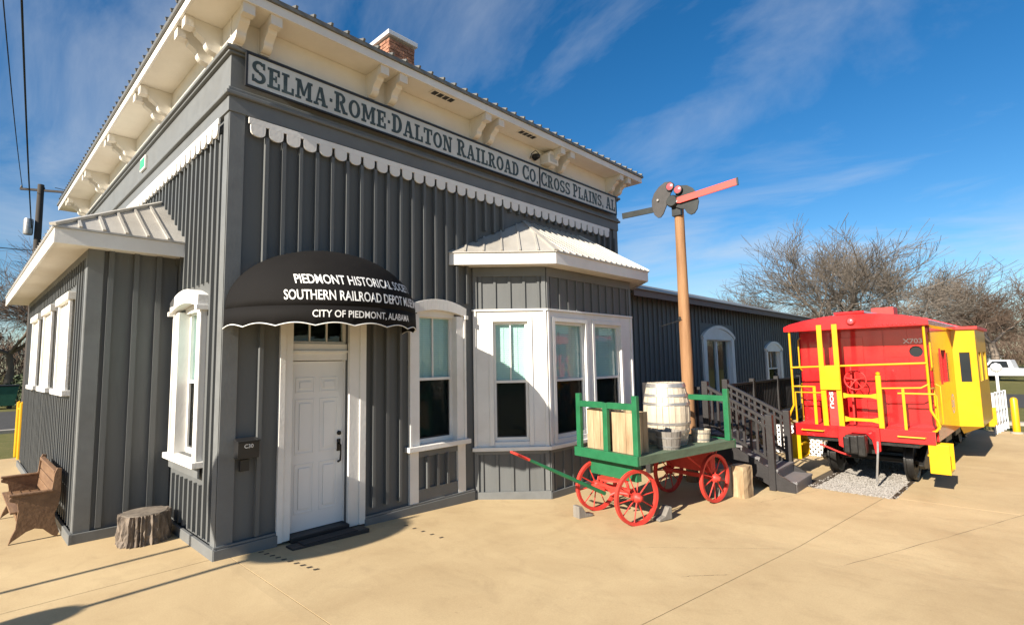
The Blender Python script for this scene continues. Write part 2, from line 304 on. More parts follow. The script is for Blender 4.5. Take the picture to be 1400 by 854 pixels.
# hairline cracks in the concrete
def crack(p, q, w, seed):
    r = random.Random(seed); mb = MB(); n = 26; vs = []
    for i in range(n+1):
        t = i/n; x = p[0]+(q[0]-p[0])*t; y = p[1]+(q[1]-p[1])*t+r.uniform(-.012, .012); ww = w*r.uniform(.2, 1)*(1 if 0.04 < t < 0.96 else .2)
        z = gz(x)+0.002; vs += [(x, y-ww, z), (x, y+ww, z)]
    mb.add(vs, [(2*i, 2*i+2, 2*i+3, 2*i+1) for i in range(n)]); return mb.build('crack', MARK, slabs[2])
crack((3.6, -3.2), (4.8, -4.55), 0.003, 1); crack((4.4, -5.05), (9.8, -7.2), 0.0035, 2); crack((3.1, -4.0), (3.5, -4.35), 0.004, 3); crack((6.6, -3.55), (8.2, -4.1), 0.003, 4)
# left: verge, kerb, street ; right: verge and street
rd = sheet('road', [-120, -0.01, 90], 20, 34, -0.05, ASPH, yf0=lambda x: 20, yf1=lambda x: 34); 
o = MB().box(-120, 6, 19.6, 20, -0.08, 0.06).build('kerb', KERB); o['kind'] = 'structure'
o = MB().box(21.4, 21.8, -60, -3, -0.25, -0.11).build('kerb', KERB); o['kind'] = 'structure'
o = MB().add([(29, -200, -0.2), (39, -200, -0.2), (39, 14, -0.2), (29, 14, -0.2)], [(0, 1, 2, 3)]).build('road', ASPH); o['kind'] = 'structure'

# ------------------------------------------------------------------ depot building
dep = thing('depot_building', 'tall grey board-and-batten railroad depot with white trim, bay window and long rear wing', 'building')
FRONT = Fr((0, 0, 0), (1, 0, 0), (0, -1, 0)); SIDE = Fr((0, 0, 0), (0, 1, 0), (-1, 0, 0))
XR, DEP, ZW = 8.57, 11.0, 6.40
def wall(mb, fr, u0, u1, v0, v1, ops, n0=-0.14, n1=0.0):
    us = sorted({u0, u1, *[min(max(a, u0), u1) for o in ops for a in o[:2]]}); vv = sorted({v0, v1, *[min(max(a, v0), v1) for o in ops for a in o[2:4]]})
    for i in range(len(us)-1):
        for j in range(len(vv)-1):
            cu, cv = (us[i]+us[i+1])/2, (vv[j]+vv[j+1])/2
            if any(o[0] < cu < o[1] and o[2] < cv < o[3] for o in ops): continue
            mb.fbox(fr, us[i], us[i+1], vv[j], vv[j+1], n0, n1)
    return mb
BATM = {}
def batten(parent, fr, u, v0, v1, w=0.045, d=0.075, m=GREY):
    key = (round(w, 3), round(d, 3), m.name)
    if key not in BATM:
        BATM[key] = MB().box(-w/2, w/2, -d, 0.0, 0, 1).mesh('batten', m)
    p = fr.P(u, v0, -0.002); rz = math.atan2(fr.u.y, fr.u.x)
    # mesh front looks to local -y; a frame whose outward normal is mirrored needs a half turn
    nl = Vector((math.sin(rz), -math.cos(rz), 0))
    if nl.dot(fr.n) < 0: rz += math.pi
    return inst(BATM[key], 'batten', parent, p, (random.uniform(-.001, .001), random.uniform(-.0015, .0015), rz), (random.uniform(.92, 1.08), random.uniform(.92, 1.05), v1-v0))
def battens(parent, fr, us, v0, v1, ops, **k):
    for u in us:
        cuts = sorted((o[2], o[3]) for o in ops if o[0]-0.03 < u < o[1]+0.03); a = v0
        for lo, hi in cuts:
            if lo > a+0.05: batten(parent, fr, u, a, min(lo, v1), **k)
            a = max(a, hi)
        if v1 > a+0.05: batten(parent, fr, u, a, v1, **k)

# openings (u0, u1, v0, v1)
op_door = (0.80, 1.58, -0.1, 2.78); op_win = (2.75, 3.51, 0.88, 2.98)
op_bay = (4.05, 8.33, -0.2, 3.75)
fw_ = wall(MB(), FRONT, 0, XR, -0.4, ZW, [op_door, op_win, op_bay]).build('front_wall', GREY, dep)
# battens are cut clear of casings
battens(fw_, FRONT, [0.40+0.223*k for k in range(37)], 0.16, 4.99,
        [(0.64, 1.82, -1, 2.98), (2.55, 3.72, -1, 3.12), (3.88, 9, -1, 3.9), (4.2, 8.3, 3.9, 4.45), (4.8, 7.6, 3.9, 4.92)])
op_swin = (0.82, 1.62, 1.0, 2.98)
sw = wall(MB(), SIDE, 0.14, DEP, -0.4, ZW, [op_swin]).build('side_wall', GREY, dep)
battens(sw, SIDE, [0.24+0.19*k for k in range(9)], 0.14, 4.99, [(0.60, 1.84, 0.72, 3.20)], d=0.04)
battens(sw, SIDE, [1.95+0.19*k for k in range(47)], 3.6, 4.99, [], d=0.04)
wall(MB(), Fr((XR, 0, 0), (0, 1, 0), (1, 0, 0)), 0.14, DEP, -0.4, ZW, []).build('end_wall', GREY, dep)
MB().box(0.14, XR-0.14, DEP-0.14, DEP, -0.4, ZW).build('back_wall', GREY, dep)
# corner boards
cb = MB(); cb.fbox(FRONT, -0.03, 0.15, -0.4, 5.42, 0.0, 0.034); cb.build('corner_board', GREYT, dep, bevel=0.006)
cb = MB(); cb.fbox(SIDE, -0.032, 0.16, -0.4, 5.42, 0.0, 0.03); cb.build('corner_board', GREYT, dep, bevel=0.006)
cb = MB(); cb.fbox(FRONT, XR-0.15, XR+0.03, 3.2, 5.42, 0.0, 0.034); cb.build('corner_board', GREYT, dep, bevel=0.006)
# plinth boards
pl = MB()
for a, b in ((-0.06, 0.64), (1.82, 3.86)): pl.fbox(FRONT, a, b, -0.4, 0.12+gz((a+b)/2), 0.036, 0.075); pl.fbox(FRONT, a, b, 0.122+gz((a+b)/2), 0.15+gz((a+b)/2), 0.036, 0.06)
each(pl, 'plinth', GREYT, dep, bevel=0.005)
pl = MB().fbox(SIDE, -0.07, 1.98, -0.4, 0.12, 0.033, 0.07); pl.build('plinth', GREYT, dep, bevel=0.005)
# frieze mouldings (grey), wrapped round front, left side and right end
def wrap(n0, n1, v0, v1, name, m, bevel=0.0):
    mb = MB(); mb.fbox(FRONT, -n1, XR+n1, v0, v1, n0, n1); mb.build(name, m, dep, bevel=bevel)
    mb = MB(); mb.fbox(SIDE, -n0, DEP, v0, v1, n0, n1); mb.build(name, m, dep, bevel=bevel)
    mb = MB(); mb.fbox(Fr((XR, 0, 0), (0, 1, 0), (1, 0, 0)), -n0, DEP, v0, v1, n0, n1); mb.build(name, m, dep, bevel=bevel)
wrap(0.0, 0.05, 5.21, 5.40, 'frieze_board', GREYT, 0.004)
wrap(0.0, 0.095, 5.402, 5.455, 'frieze_moulding', GREYT, 0.012)
wrap(0.0, 0.065, 5.457, 5.51, 'frieze_moulding', GREYT, 0.012)
wrap(0.0, 0.035, 5.512, 5.93, 'frieze_board', GREYT, 0.004)
wrap(0.0, 0.075, 5.932, 5.965, 'frieze_moulding', GREYT, 0.008)
wrap(0.0, 0.11, 5.967, 6.02, 'frieze_moulding', GREYT, 0.012)
wrap(0.0, 0.045, 6.022, 6.39, 'white_frieze', CREAM, 0.004)
# soffit, fascia, roof
OV = 0.47
MB().box(-OV+.01, XR+OV-.01, -OV+.01, DEP+OV-.01, 6.392, 6.43).build('soffit', CREAM, dep)
for nm, mb in (('fascia', MB().box(-OV-.02, XR+OV+.02, -OV-.02, -OV+.008, 6.385, 6.505)), ('fascia', MB().box(-OV-.02, -OV+.008, -OV+.01, DEP+OV, 6.385, 6.505)), ('fascia', MB().box(XR+OV-.008, XR+OV+.02, -OV+.01, DEP+OV, 6.385, 6.505))):
    mb.build(nm, WHITE, dep, bevel=0.004)
e = OV+0.05; rz0, rz1, pit = 6.507, 6.56, 0.36
hx = (XR+2*e)/2; ridge = rz1+hx*pit
A0 = [(-e, -e), (XR+e, -e), (XR+e, DEP+e), (-e, DEP+e)]
rm = MB(); rv = [(x, y, rz0) for x, y in A0]+[(x, y, rz1) for x, y in A0]+[(XR/2, -e+hx, ridge), (XR/2, DEP+e-hx, ridge)]
rm.add(rv, [(0, 1, 5, 4), (1, 2, 6, 5), (2, 3, 7, 6), (3, 0, 4, 7), (4, 5, 8), (5, 6, 9, 8), (6, 7, 9), (7, 4, 8, 9), (3, 2, 1, 0)])
roof = rm.build('roof', ROOFD, dep)
k = 0; ribm = MB().box(-0.016, 0.016, 0, 1, 0, 0.035).mesh('roof_rib', ROOFD)
x = -e+0.12
while x < XR+e:
    L = min(x+e, XR+e-x); ang = math.atan(pit); inst(ribm, 'roof_rib', roof, (x, -e-0.012, rz1-0.004), (ang, 0, 0), (1, L/math.cos(ang), 1)); x += 0.235
y = -e+0.2
while y < DEP:
    L = min(y+e, hx); inst(ribm, 'roof_rib', roof, (-e-0.012, y, rz1-0.004), (math.atan(pit), 0, -math.pi/2), (1, L/math.cos(math.atan(pit)), 1)); y += 0.235
# brackets
def bracket_mesh():
    prof = [(0, 0), (0.40, 0), (0.40, -0.125), (0.30, -0.125), (0.285, -0.16)]
    for i in range(9):
        t = i/8; prof.append((0.28-0.10*math.sin(t*math.pi/2), -0.17-0.09*t))
    for i in range(1, 9):
        t = i/8; prof.append((0.18-0.12*(1-math.cos(t*math.pi/2)), -0.26-0.085*math.sin(t*math.pi/2)))
    prof += [(0.06, -0.36), (0, -0.36)]
    mb = MB(); mb.prism(prof, lambda a, b, d: (d, -a, b), -0.055, 0.055)
    mb.box(-0.068, 0.068, -0.415, -0.32, -0.13, -0.002); mb.box(-0.066, 0.066, -0.012, 0.0, -0.39, 0.0)
    return mb.mesh('bracket', CREAM)
bkm = bracket_mesh()
for c in (0.17, 2.02, 4.08, 6.16, 8.36):
    for s in (-0.16, 0.16): inst(bkm, 'bracket', dep, (c+s, -0.046, 6.389), (0, 0, 0))
for c in (0.50, 2.75, 5.1, 7.6, 10.1):
    for s in (-0.16, 0.16): inst(bkm, 'bracket', dep, (-0.046, c+s, 6.389), (0, 0, -math.pi/2))
# soffit vents
for vx in (3.0, 5.03):
    v = MB().box(vx-.24, vx+.24, -0.44, -0.30, 6.378, 6.391).build('soffit_vent', CREAM, dep)
    for i in range(4): MB().box(vx-.215+i*.11, vx-.215+i*.11+.085, -0.425, -0.315, 6.374, 6.377).build('vent_slot', BLACK, v)
# scalloped trim
def scallops(fr, u0, u1, n, name):
    st = MB().fbox(fr, u0, u1, 5.115, 5.19, 0.052, 0.075).build(name, WHITE, dep)
    w = (u1-u0)/n; prof = [(-w/2+.022, 0.0), (-w/2+.022, -0.06)]
    rr = w/2-.022
    for i in range(1, 8):
        a = math.pi+math.pi*i/8; prof.append((rr*math.cos(a), -0.085+0.062*math.sin(a)*1.0))
    prof += [(w/2-.022, -0.06), (w/2-.022, 0.0)]
    me = MB().prism(prof, lambda a, b, d: (a, -d, b), 0, 0.023).mesh('scallop', WHITE)
    # notch filler above each gap keeps the fringe continuous
    for i in range(n):
        p = fr.P(u0+(i+.5)*w, 5.114, 0.052); rz = math.atan2(fr.u.y, fr.u.x)
        if Vector((math.sin(rz), -math.cos(rz), 0)).dot(fr.n) < 0: rz += math.pi
        inst(me, 'scallop', st, p, (0, 0, rz))
    mb = MB()
    return st
for fr, u0, u1, n in ((FRONT, 0.18, 8.19, 36), (SIDE, 0.22, 9.6, 42)): scallops(fr, u0, u1, n, 'scalloped_trim')
# bits hung on the frieze and side wall
mb = MB(); mb.lathe([(0.02, 0), (0.05, 0.03), (0.07, 0.12), (0.07, 0.14), (0.055, 0.14)], 14, (5.55, -0.22, 6.17), 'y'); mb.tube([(5.55, -.05, 6.17), (5.55, -.2, 6.20)], 0.02, 8); mb.tube([(5.45, -.05, 6.12), (5.42, -.12, 6.2), (5.45, -.2, 6.25), (5.52, -.22, 6.2)], 0.008, 6)
tag(mb.build('spot_lamp', BLACK), 'small black spot lamp under the eaves above the station name board', 'lamp')
fl = tag(MB().prism([(-.16, -.12), (.16, -.12), (.16, .06), (.08, .14), (-.08, .14), (-.16, .06)], lambda a, b, d: (5.92+a, -.05-d, 6.2+b), 0, .22).build('flood_lamp', CREAM, bevel=.008), 'boxy cream floodlight housing beside a bracket under the eaves', 'lamp')
MB().box(5.82, 6.02, -.278, -.271, 6.12, 6.26).build('lamp_glass', SIGNW, fl)
eb = tag(MB().fbox(SIDE, 4.02, 4.38, 5.62, 5.85, 0.036, 0.07).build('exit_marker', WHITE, bevel=.004), 'small green marker plate on the side frieze of the depot', 'sign')
MB().fbox(SIDE, 4.05, 4.35, 5.65, 5.82, 0.071, 0.075).build('green_face', EXITG, eb)

# ---- windows
def blind_mesh(fr, u0, u1, v0, v1, n):
    mb = MB(); z = v1-0.02
    while z > v0:
        a = fr.P(u0, z, n); b = fr.P(u1, z, n); c = fr.P(u1, z-.033, n+.010); d = fr.P(u0, z-.033, n+.010); mb.add([a, b, c, d], [(0, 1, 2, 3)]); z -= 0.034
    for t in (0.28, 0.72): mb.fbox(fr, u0+(u1-u0)*t-.003, u0+(u1-u0)*t+.003, v0, v1, n+.013, n+.015)
    return mb
def window(fr, parent, u0, u1, v0, v1, vm, rec=0.10, blind=True, muntin=True, low='screen'):
    s = MB(); f = 0.045
    s.fbox(fr, u0, u0+f, v0, v1, -rec-.05, -rec+.02); s.fbox(fr, u1-f, u1, v0, v1, -rec-.05, -rec+.02)
    s.fbox(fr, u0+f, u1-f, v1-f, v1, -rec-.05, -rec+.02); s.fbox(fr, u0+f, u1-f, v0, v0+.07, -rec-.05, -rec+.02)
    s.fbox(fr, u0+f, u1-f, vm-.022, vm+.022, -rec-.04, -rec+.035)
    if muntin: s.fbox(fr, (u0+u1)/2-.011, (u0+u1)/2+.011, vm+.022, v1-f, -rec-.03, -rec+.004)
    w = s.build('window', WHITE, parent, bevel=.003)
    MB().fbox(fr, u0+f, u1-f, vm+.022, v1-f, -rec-.024, -rec-.020).build('pane', GLASS, w)
    MB().fbox(fr, u0+f, u1-f, v0+.07, vm-.022, -rec-.030, -rec-.026).build('pane', GLASS, w)
    if low == 'screen':
        q = MB(); q.fbox(fr, u0+f+.001, u0+f+.02, v0+.071, vm-.023, -rec-.018, -rec-.005); q.fbox(fr, u1-f-.02, u1-f-.001, v0+.071, vm-.023, -rec-.018, -rec-.005)
        q.fbox(fr, u0+f+.02, u1-f-.02, v0+.071, v0+.09, -rec-.018, -rec-.005)
        q = q.build('screen_frame', SCREEN, w); MB().fbox(fr, u0+f+.02, u1-f-.02, v0+.09, vm-.023, -rec-.013, -rec-.011).build('insect_screen', MESHM, w)
    if blind: blind_mesh(fr, u0+.02, u1-.02, v0+.05, v1-.02, -rec-.055).build('blind', BLIND, w)
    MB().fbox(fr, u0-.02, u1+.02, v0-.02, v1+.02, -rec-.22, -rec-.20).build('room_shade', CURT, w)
    return w
def casing(fr, w, u0, u1, v0, v1, cw, n1=0.055, legs=None, sill=True):
    c = MB(); c.fbox(fr, u0-cw, u0+.005, v0, v1-.003, -0.13, n1); c.fbox(fr, u1-.005, u1+cw, v0, v1-.003, -0.13, n1)
    c.fbox(fr, u0-cw-.012, u0-cw+.03, v0, v1, n1, n1+.02); c.fbox(fr, u1+cw-.03, u1+cw+.012, v0, v1, n1, n1+.02)
    each(c, 'casing', WHITE, w, bevel=.004)
    if sill:
        q = MB().fbox(fr, u0-cw-.06, u1+cw+.06, v0-.075, v0-.001, -0.09, n1+.07); q.build('sill', WHITE, w, bevel=.006)
def arch_hood(fr, w, u0, u1, v0, rise, th, n1):
    n = 14; c = (u0+u1)/2; hw = (u1-u0)/2; lo = []; hi = []
    for i in range(n+1):
        t = -1+2*i/n; b = rise*(1-t*t); lo.append((c+hw*t*.985, v0+b*.80-.02)); hi.append((c+hw*t, v0+th+b))
    mb = MB()
    for i in range(n):
        (a, b), (c1, d) = lo[i], lo[i+1]; (e_, f_), (g_, h_) = hi[i], hi[i+1]
        mb.hexa([fr.P(a, b, -.02), fr.P(c1, d, -.02), fr.P(c1, d, n1), fr.P(a, b, n1), fr.P(e_, f_, -.02), fr.P(g_, h_, -.02), fr.P(g_, h_, n1), fr.P(e_, f_, n1)])
    # tympanum
    poly = [(u0+.05, v0-.03)]+[(a, b+.004) for a, b in lo]+[(u1-.05, v0-.03)]
    mb.prism(poly, lambda a, b, d: fr.P(a, b, d), -0.12, -0.02)
    for s, uu in ((-1, u0), (1, u1)): mb.fbox(fr, uu-.05 if s > 0 else uu-.02, uu+.02 if s > 0 else uu+.05, v0-.05, v0+.012, .0, n1+.02)
    mb.build('hood', WHITE, w, bevel=.004)
# front window
w = window(FRONT, dep, 2.75, 3.51, 0.90, 2.90, 1.89)
casing(FRONT, w, 2.75, 3.51, 0.90, 2.90, 0.17); arch_hood(FRONT, w, 2.56, 3.70, 2.90, 0.12, 0.13, 0.085)
ap = MB(); ap.fbox(FRONT, 2.58, 2.74, 0.05, .824, 0.0, 0.05); ap.fbox(FRONT, 3.52, 3.68, 0.05, .824, 0.0, 0.05); each(ap, 'apron_board', WHITE, w, bevel=.004)
ap = MB(); ap.fbox(FRONT, 2.741, 3.519, 0.05, .25, 0.0, 0.035); ap.fbox(FRONT, 2.741, 3.519, .72, .823, 0.0, .035); each(ap, 'apron_rail', GREYT, w, bevel=.004)
for u in (2.9, 3.1, 3.3): batten(fw_, FRONT, u, .25, .72)
# side window
w = window(SIDE, dep, 0.82, 1.62, 1.0, 2.90, 1.95)
casing(SIDE, w, 0.82, 1.62, 1.0, 2.90, 0.19, n1=0.06); arch_hood(SIDE, w, 0.60, 1.84, 2.90, 0.12, 0.14, 0.12)
MB().fbox(SIDE, .60, 1.86, .80, .922, .033, .055).build('apron_rail', GREYT, w)

# ---- door
dz = 0.045
d = MB().fbox(FRONT, 0.815, 1.565, dz, 2.19, -0.13, -0.085).build('door', DOORW, dep, bevel=.003)
for (a, b) in ((0.915, 1.135), (1.245, 1.465)):
    for (c, e2) in ((1.80, 1.96), (1.02, 1.68), (0.28, 0.86)):
        q = MB()
        for k_ in range(2):
            o1, n1_ = (0.0, -.079) if k_ == 0 else (0.035, -.073)
            if k_ == 0:
                for bx in ((a-.02, a, c-.02, e2+.02), (b, b+.02, c-.02, e2+.02), (a, b, c-.02, c), (a, b, e2, e2+.02)): q.fbox(FRONT, *bx, -.086, n1_)
            else: q.fbox(FRONT, a+o1, b-o1, c+o1, e2-o1, -.086, n1_)
        q.build('door_panel', DOORW, d, bevel=.003)
q = MB(); q.lathe([(0.028, 0), (0.028, .03), (0.018, .045), (0, .046)], 14, (1.50, 0, 1.22), 'y'); 
q.v = [(x, 0.085-y, z) for x, y, z in q.v]; q.build('deadbolt', BRASS, d)
q = MB(); q.tube([(1.50, .08, 1.08), (1.50, .02, 1.06), (1.50, .015, .95), (1.50, .03, .86), (1.50, .08, .84)], [.014, .013, .011, .013, .016], 8); q.fbox(FRONT, 1.475, 1.525, .98, 1.14, -.086, -.072); q.tube([(1.50, .075, 1.10), (1.46, .03, 1.12)], .012, 8); q.build('door_handle', BRASS, d, smooth=True)
c = MB(); c.fbox(FRONT, 0.64, 0.799, gz(.7)+.03, 2.80, -0.05, 0.05); c.fbox(FRONT, 1.581, 1.82, gz(1.7)+.03, 2.80, -0.05, 0.05); c.fbox(FRONT, 0.62, 1.84, 2.801, 2.96, -0.05, 0.065)
c.fbox(FRONT, 1.735, 1.83, gz(1.7)+.03, 2.80, .051, .068); c.fbox(FRONT, .63, .70, gz(.7)+.03, 2.80, .051, .068)
each(c, 'door_casing', WHITE, dep, bevel=.004)
c = MB(); c.fbox(FRONT, .801, .815, dz, 2.2, -.14, -.052); c.fbox(FRONT, 1.565, 1.579, dz, 2.2, -.14, -.052); c.fbox(FRONT, .801, 1.579, 2.2, 2.42, -.14, -.02); c.fbox(FRONT, .801, 1.579, 2.30, 2.33, -.02, .01); each(c, 'door_frame', WHITE, dep, bevel=.004)
t = MB(); t.fbox(FRONT, .801, .84, 2.421, 2.78, -.12, -.06); t.fbox(FRONT, 1.54, 1.579, 2.421, 2.78, -.12, -.06); t.fbox(FRONT, .84, 1.54, 2.74, 2.78, -.12, -.06); t.fbox(FRONT, .84, 1.54, 2.421, 2.45, -.12, -.06)
for u in (1.07, 1.31): t.fbox(FRONT, u-.01, u+.01, 2.45, 2.74, -.11, -.08)
t = t.build('transom', WHITE, dep); MB().fbox(FRONT, .84, 1.54, 2.45, 2.74, -.1, -.096).build('pane', GLASS, t); MB().fbox(FRONT, .80, 1.58, 2.42, 2.78, -.3, -.28).build('room_shade', CURT, t)
MB().fbox(FRONT, .801, 1.579, gz(1.2)-.1, dz-.005, -.14, .10).build('threshold', PORCH, dep, bevel=.01)
MB().fbox(FRONT, .70, 1.72, gz(1.2)-.1, gz(1.2)+.035, .161, .36).build('door_step', PORCH, dep, bevel=.01)
dm = tag(MB().box(.84, 1.56, -.35, -.17, gz(1.2)+.036, gz(1.2)+.048).build('door_mat', RUBBER, bevel=.004), 'black rubber mat on the step at the white front door', 'mat'); dm.location.z = -.0; 
dm.location = (0, 0.0, 0)

# ---- bay window
s2 = math.sqrt(.5); A = (3.92, 0, 0); B = (4.81, -.888, 0); Cc = (7.57, -.888, 0)
BL = Fr(A, (s2, -s2, 0), (-s2, -s2, 0)); BF = Fr(B, (1, 0, 0), (0, -1, 0)); BR = Fr(Cc, (s2, s2, 0), (s2, -s2, 0))
LB = 1.2565; t225 = math.tan(math.radians(22.5))
def bayface(fr, L, wins, nb):
    ext0 = -0.0
    wl = wall(MB(), fr, 0.0, L, -0.4, 0.70, [], -.10, 0); 
    wl = wl.build('bay_wall', GREY, dep); wu = wall(MB(), fr, 0.0, L, 3.0, 3.78, [], -.10, 0).build('bay_wall', GREY, dep)
    us = [L*(i+.5)/nb for i in range(nb)]
    battens(wl, fr, us, .11+gz(fr.o.x), .62, [], d=.03); battens(wu, fr, us, 3.03, 3.62, [], d=.03)
    b = MB(); b.fbox(fr, 0, L, 3.60, 3.76, .001, .032); b.fbox(fr, -.015, L+.015, -.35, .11+gz(fr.o.x), .001, .05); b.fbox(fr, 0, L, .60, .65, .001, .03)
    for u in (.0, L-.07): b.fbox(fr, u, u+.07, .112+gz(fr.o.x), .6, .001, .034); b.fbox(fr, u, u+.07, 3.04, 3.6, .001, .034)
    each(b, 'bay_trim', GREYT, dep, bevel=.004)
    ops = [(a, b2, .80, 2.82) for a, b2 in wins]
    ww = wall(MB(), fr, 0.0, L, .72, 3.0, ops, -.10, .02); 
    ww.fbox(fr, -.03, L+.03, .66, .72, -.1, .085); ww.fbox(fr, -.018, L+.018, 3.001, 3.035, -.05, .055)
    for a, b2 in wins:
        for bx in ((a-.075, a-.001, .74, 2.90), (b2+.001, b2+.075, .74, 2.90), (a, b2, 2.821, 2.90)): ww.fbox(fr, *bx, .02, .042)
    ww.fbox(fr, .0, .05, .72, 3.0, .02, .045); ww.fbox(fr, L-.05, L, .72, 3.0, .02, .045)
    ww.build('bay_casing', WHITE, dep, bevel=.004)
    for a, b2 in wins: window(fr, dep, a, b2, .80, 2.82, 1.80, rec=.05, muntin=(L < 2))
bayface(BL, LB, [(.34, .93)], 5); bayface(BF, 2.76, [(.20, 1.10), (1.40, 2.32)], 11); bayface(BR, LB, [(.34, .93)], 5)
ov = .36
EL = Vector((3.92-.5, 0, 0)); b1 = Vector((4.81-ov*t225, -.888-ov, 0)); b2_ = Vector((7.57+ov*t225, -.888-ov, 0)); eR = Vector((8.46+.5, 0, 0)); EL.x = 3.92-ov*1.414; eR.x = 8.46+ov*1.414
plan = [EL, b1, b2_, eR]
MB().prism([(p.x, p.y) for p in plan], lambda a, b, d_: (a, b, d_), 3.765, 3.795).build('bay_soffit', CREAM, dep)
for p, q_ in zip(plan[:-1], plan[1:]):
    dd = (q_-p).normalized(); nn = Vector((dd.y, -dd.x, 0)); f = Fr(p, dd, nn); L = (q_-p).length
    MB().fbox(f, -.01, L+.01, 3.75, 3.95, -.02, .02).build('bay_fascia', WHITE, dep, bevel=.004)
ro = MB(); P1 = Vector((5.28, -.0, 4.83)); P2 = Vector((7.10, -.0, 4.83)); zb = 3.965
q2 = [p.copy() for p in plan]; cen = Vector((6.19, 0, 0))
off = [Vector((-.06, 0, 0)), Vector((-.02, -.045, 0)), Vector((.02, -.045, 0)), Vector((.06, 0, 0))]
vs_ = [tuple((p+o_)+Vector((0, 0, zb))) for p, o_ in zip(q2, off)]+[tuple(P1), tuple(P2)]+[tuple((p+o_)+Vector((0, 0, zb-.018))) for p, o_ in zip(q2, off)]
ro.add(vs_, [(0, 1, 4), (1, 2, 5, 4), (2, 3, 5), (6, 7, 1, 0), (7, 8, 2, 1), (8, 9, 3, 2), (9, 8, 7, 6)]); br = ro.build('bay_roof', ROOFM, dep)
def seam(p, q_, parent, r=.016, h=.03, m=ROOFM, name='roof_seam'):
    return MB().beam(Vector(p)+Vector((0, 0, .008)), Vector(q_)+Vector((0, 0, .008)), r*2, h).build(name, m, parent)
V_ = [Vector(v) for v in vs_]
seam(V_[1], P1, br, .04, .03, name='hip_cap'); seam(V_[2], P2, br, .04, .03, name='hip_cap')
for i in range(1, 6):                       # left slope seams run up the slope
    t_ = i/6; e0 = V_[0].lerp(V_[1], t_); n_ = Vector((s2, s2, 0))
    # meet hip line V1-P1 or wall line V0-P1
    best = None
    for (a_, b_) in ((V_[1], P1), (V_[0], P1)):
        dx_, dy_ = b_.x-a_.x, b_.y-a_.y; det = n_.x*(-dy_)-n_.y*(-dx_)
        if abs(det) < 1e-6: continue
        rx, ry = a_.x-e0.x, a_.y-e0.y; s_ = (rx*(-dy_)-ry*(-dx_))/det; u_ = (n_.x*ry-n_.y*rx)/det
        if s_ > .02 and -.001 <= u_ <= 1.001 and (best is None or s_ < best[0]): best = (s_, a_.lerp(b_, u_))
    if best: seam(e0, best[1], br)
nx = 17
for i in range(1, nx):
    t_ = i/nx; e0 = V_[1].lerp(V_[2], t_); x_ = e0.x; hy = e0.y
    f1 = min(1, (x_-V_[1].x)/(P1.x-V_[1].x)); f2 = min(1, (V_[2].x-x_)/(V_[2].x-P2.x)); ff = min(f1, f2)
    seam(e0, (x_, hy*(1-ff), zb+(4.83-zb)*ff), br)

# ---- annex on the left side
AF = Fr((-1, 1.98, 0), (1, 0, 0), (0, -1, 0)); AW = Fr((-1, 1.98, 0), (0, 1, 0), (-1, 0, 0)); AL = 8.0
aw = wall(MB(), AF, 0, 0.99, -.3, 3.86, []).build('annex_wall', GREY, dep)
for u in (.22, .50, .76): batten(aw, AF, u, .14, 3.70, w=.06, d=.05)
a2 = wall(MB(), AW, .14, AL, -.3, 3.86, []).build('annex_wall', GREY, dep)
awin = [(.95, 2.05), (2.95, 4.05), (4.95, 6.05)]
battens(a2, AW, [.2+.2*k_ for k_ in range(39)], .14, 3.62, [(a-.1, b+.1, 1.72, 3.34) for a, b in awin], d=.035)
c = MB(); c.fbox(AF, -.03, .14, -.3, 3.7, 0, .035); c.build('corner_board', GREYT, dep, bevel=.005)
c = MB(); c.fbox(AW, -.032, .14, -.3, 3.7, 0, .03); c.fbox(AW, .14, AL, 3.60, 3.74, 0, .03); each(c, 'corner_board', GREYT, dep, bevel=.005)
c = MB(); c.fbox(AF, -.06, 1.0, -.3, .12, .037, .07); c.fbox(AW, -.072, AL, -.3, .12, .031, .068); each(c, 'plinth', GREYT, dep, bevel=.005)
for a, b in awin:
    q = MB(); q.fbox(AW, a, b, 1.86, 3.12, .0, .05); q = q.build('window', SHUT, dep, bevel=.003)
    z = 1.98
    mb = MB()
    while z < 3.02: mb.hexa([AW.P(a+.13, z, .05), AW.P(b-.13, z, .05), AW.P(b-.13, z, .058), AW.P(a+.13, z, .058), AW.P(a+.13, z+.05, .05), AW.P(b-.13, z+.05, .05), AW.P(b-.13, z+.05, .07), AW.P(a+.13, z+.05, .07)]); z += .052
    mb.build('shutter_louvre', SHUT, q)
    mb = MB(); mb.fbox(AW, a-.07, a+.05, 1.86, 3.12, .05, .085); mb.fbox(AW, b-.05, b+.07, 1.86, 3.12, .05, .085); each(mb, 'casing', WHITE, q, bevel=.003)
    MB().fbox(AW, a-.11, b+.11, 3.121, 3.23, .0, .115).build('hood', WHITE, q, bevel=.006); MB().fbox(AW, a-.11, b+.11, 1.78, 1.859, .0, .12).build('sill', WHITE, q, bevel=.006)
    
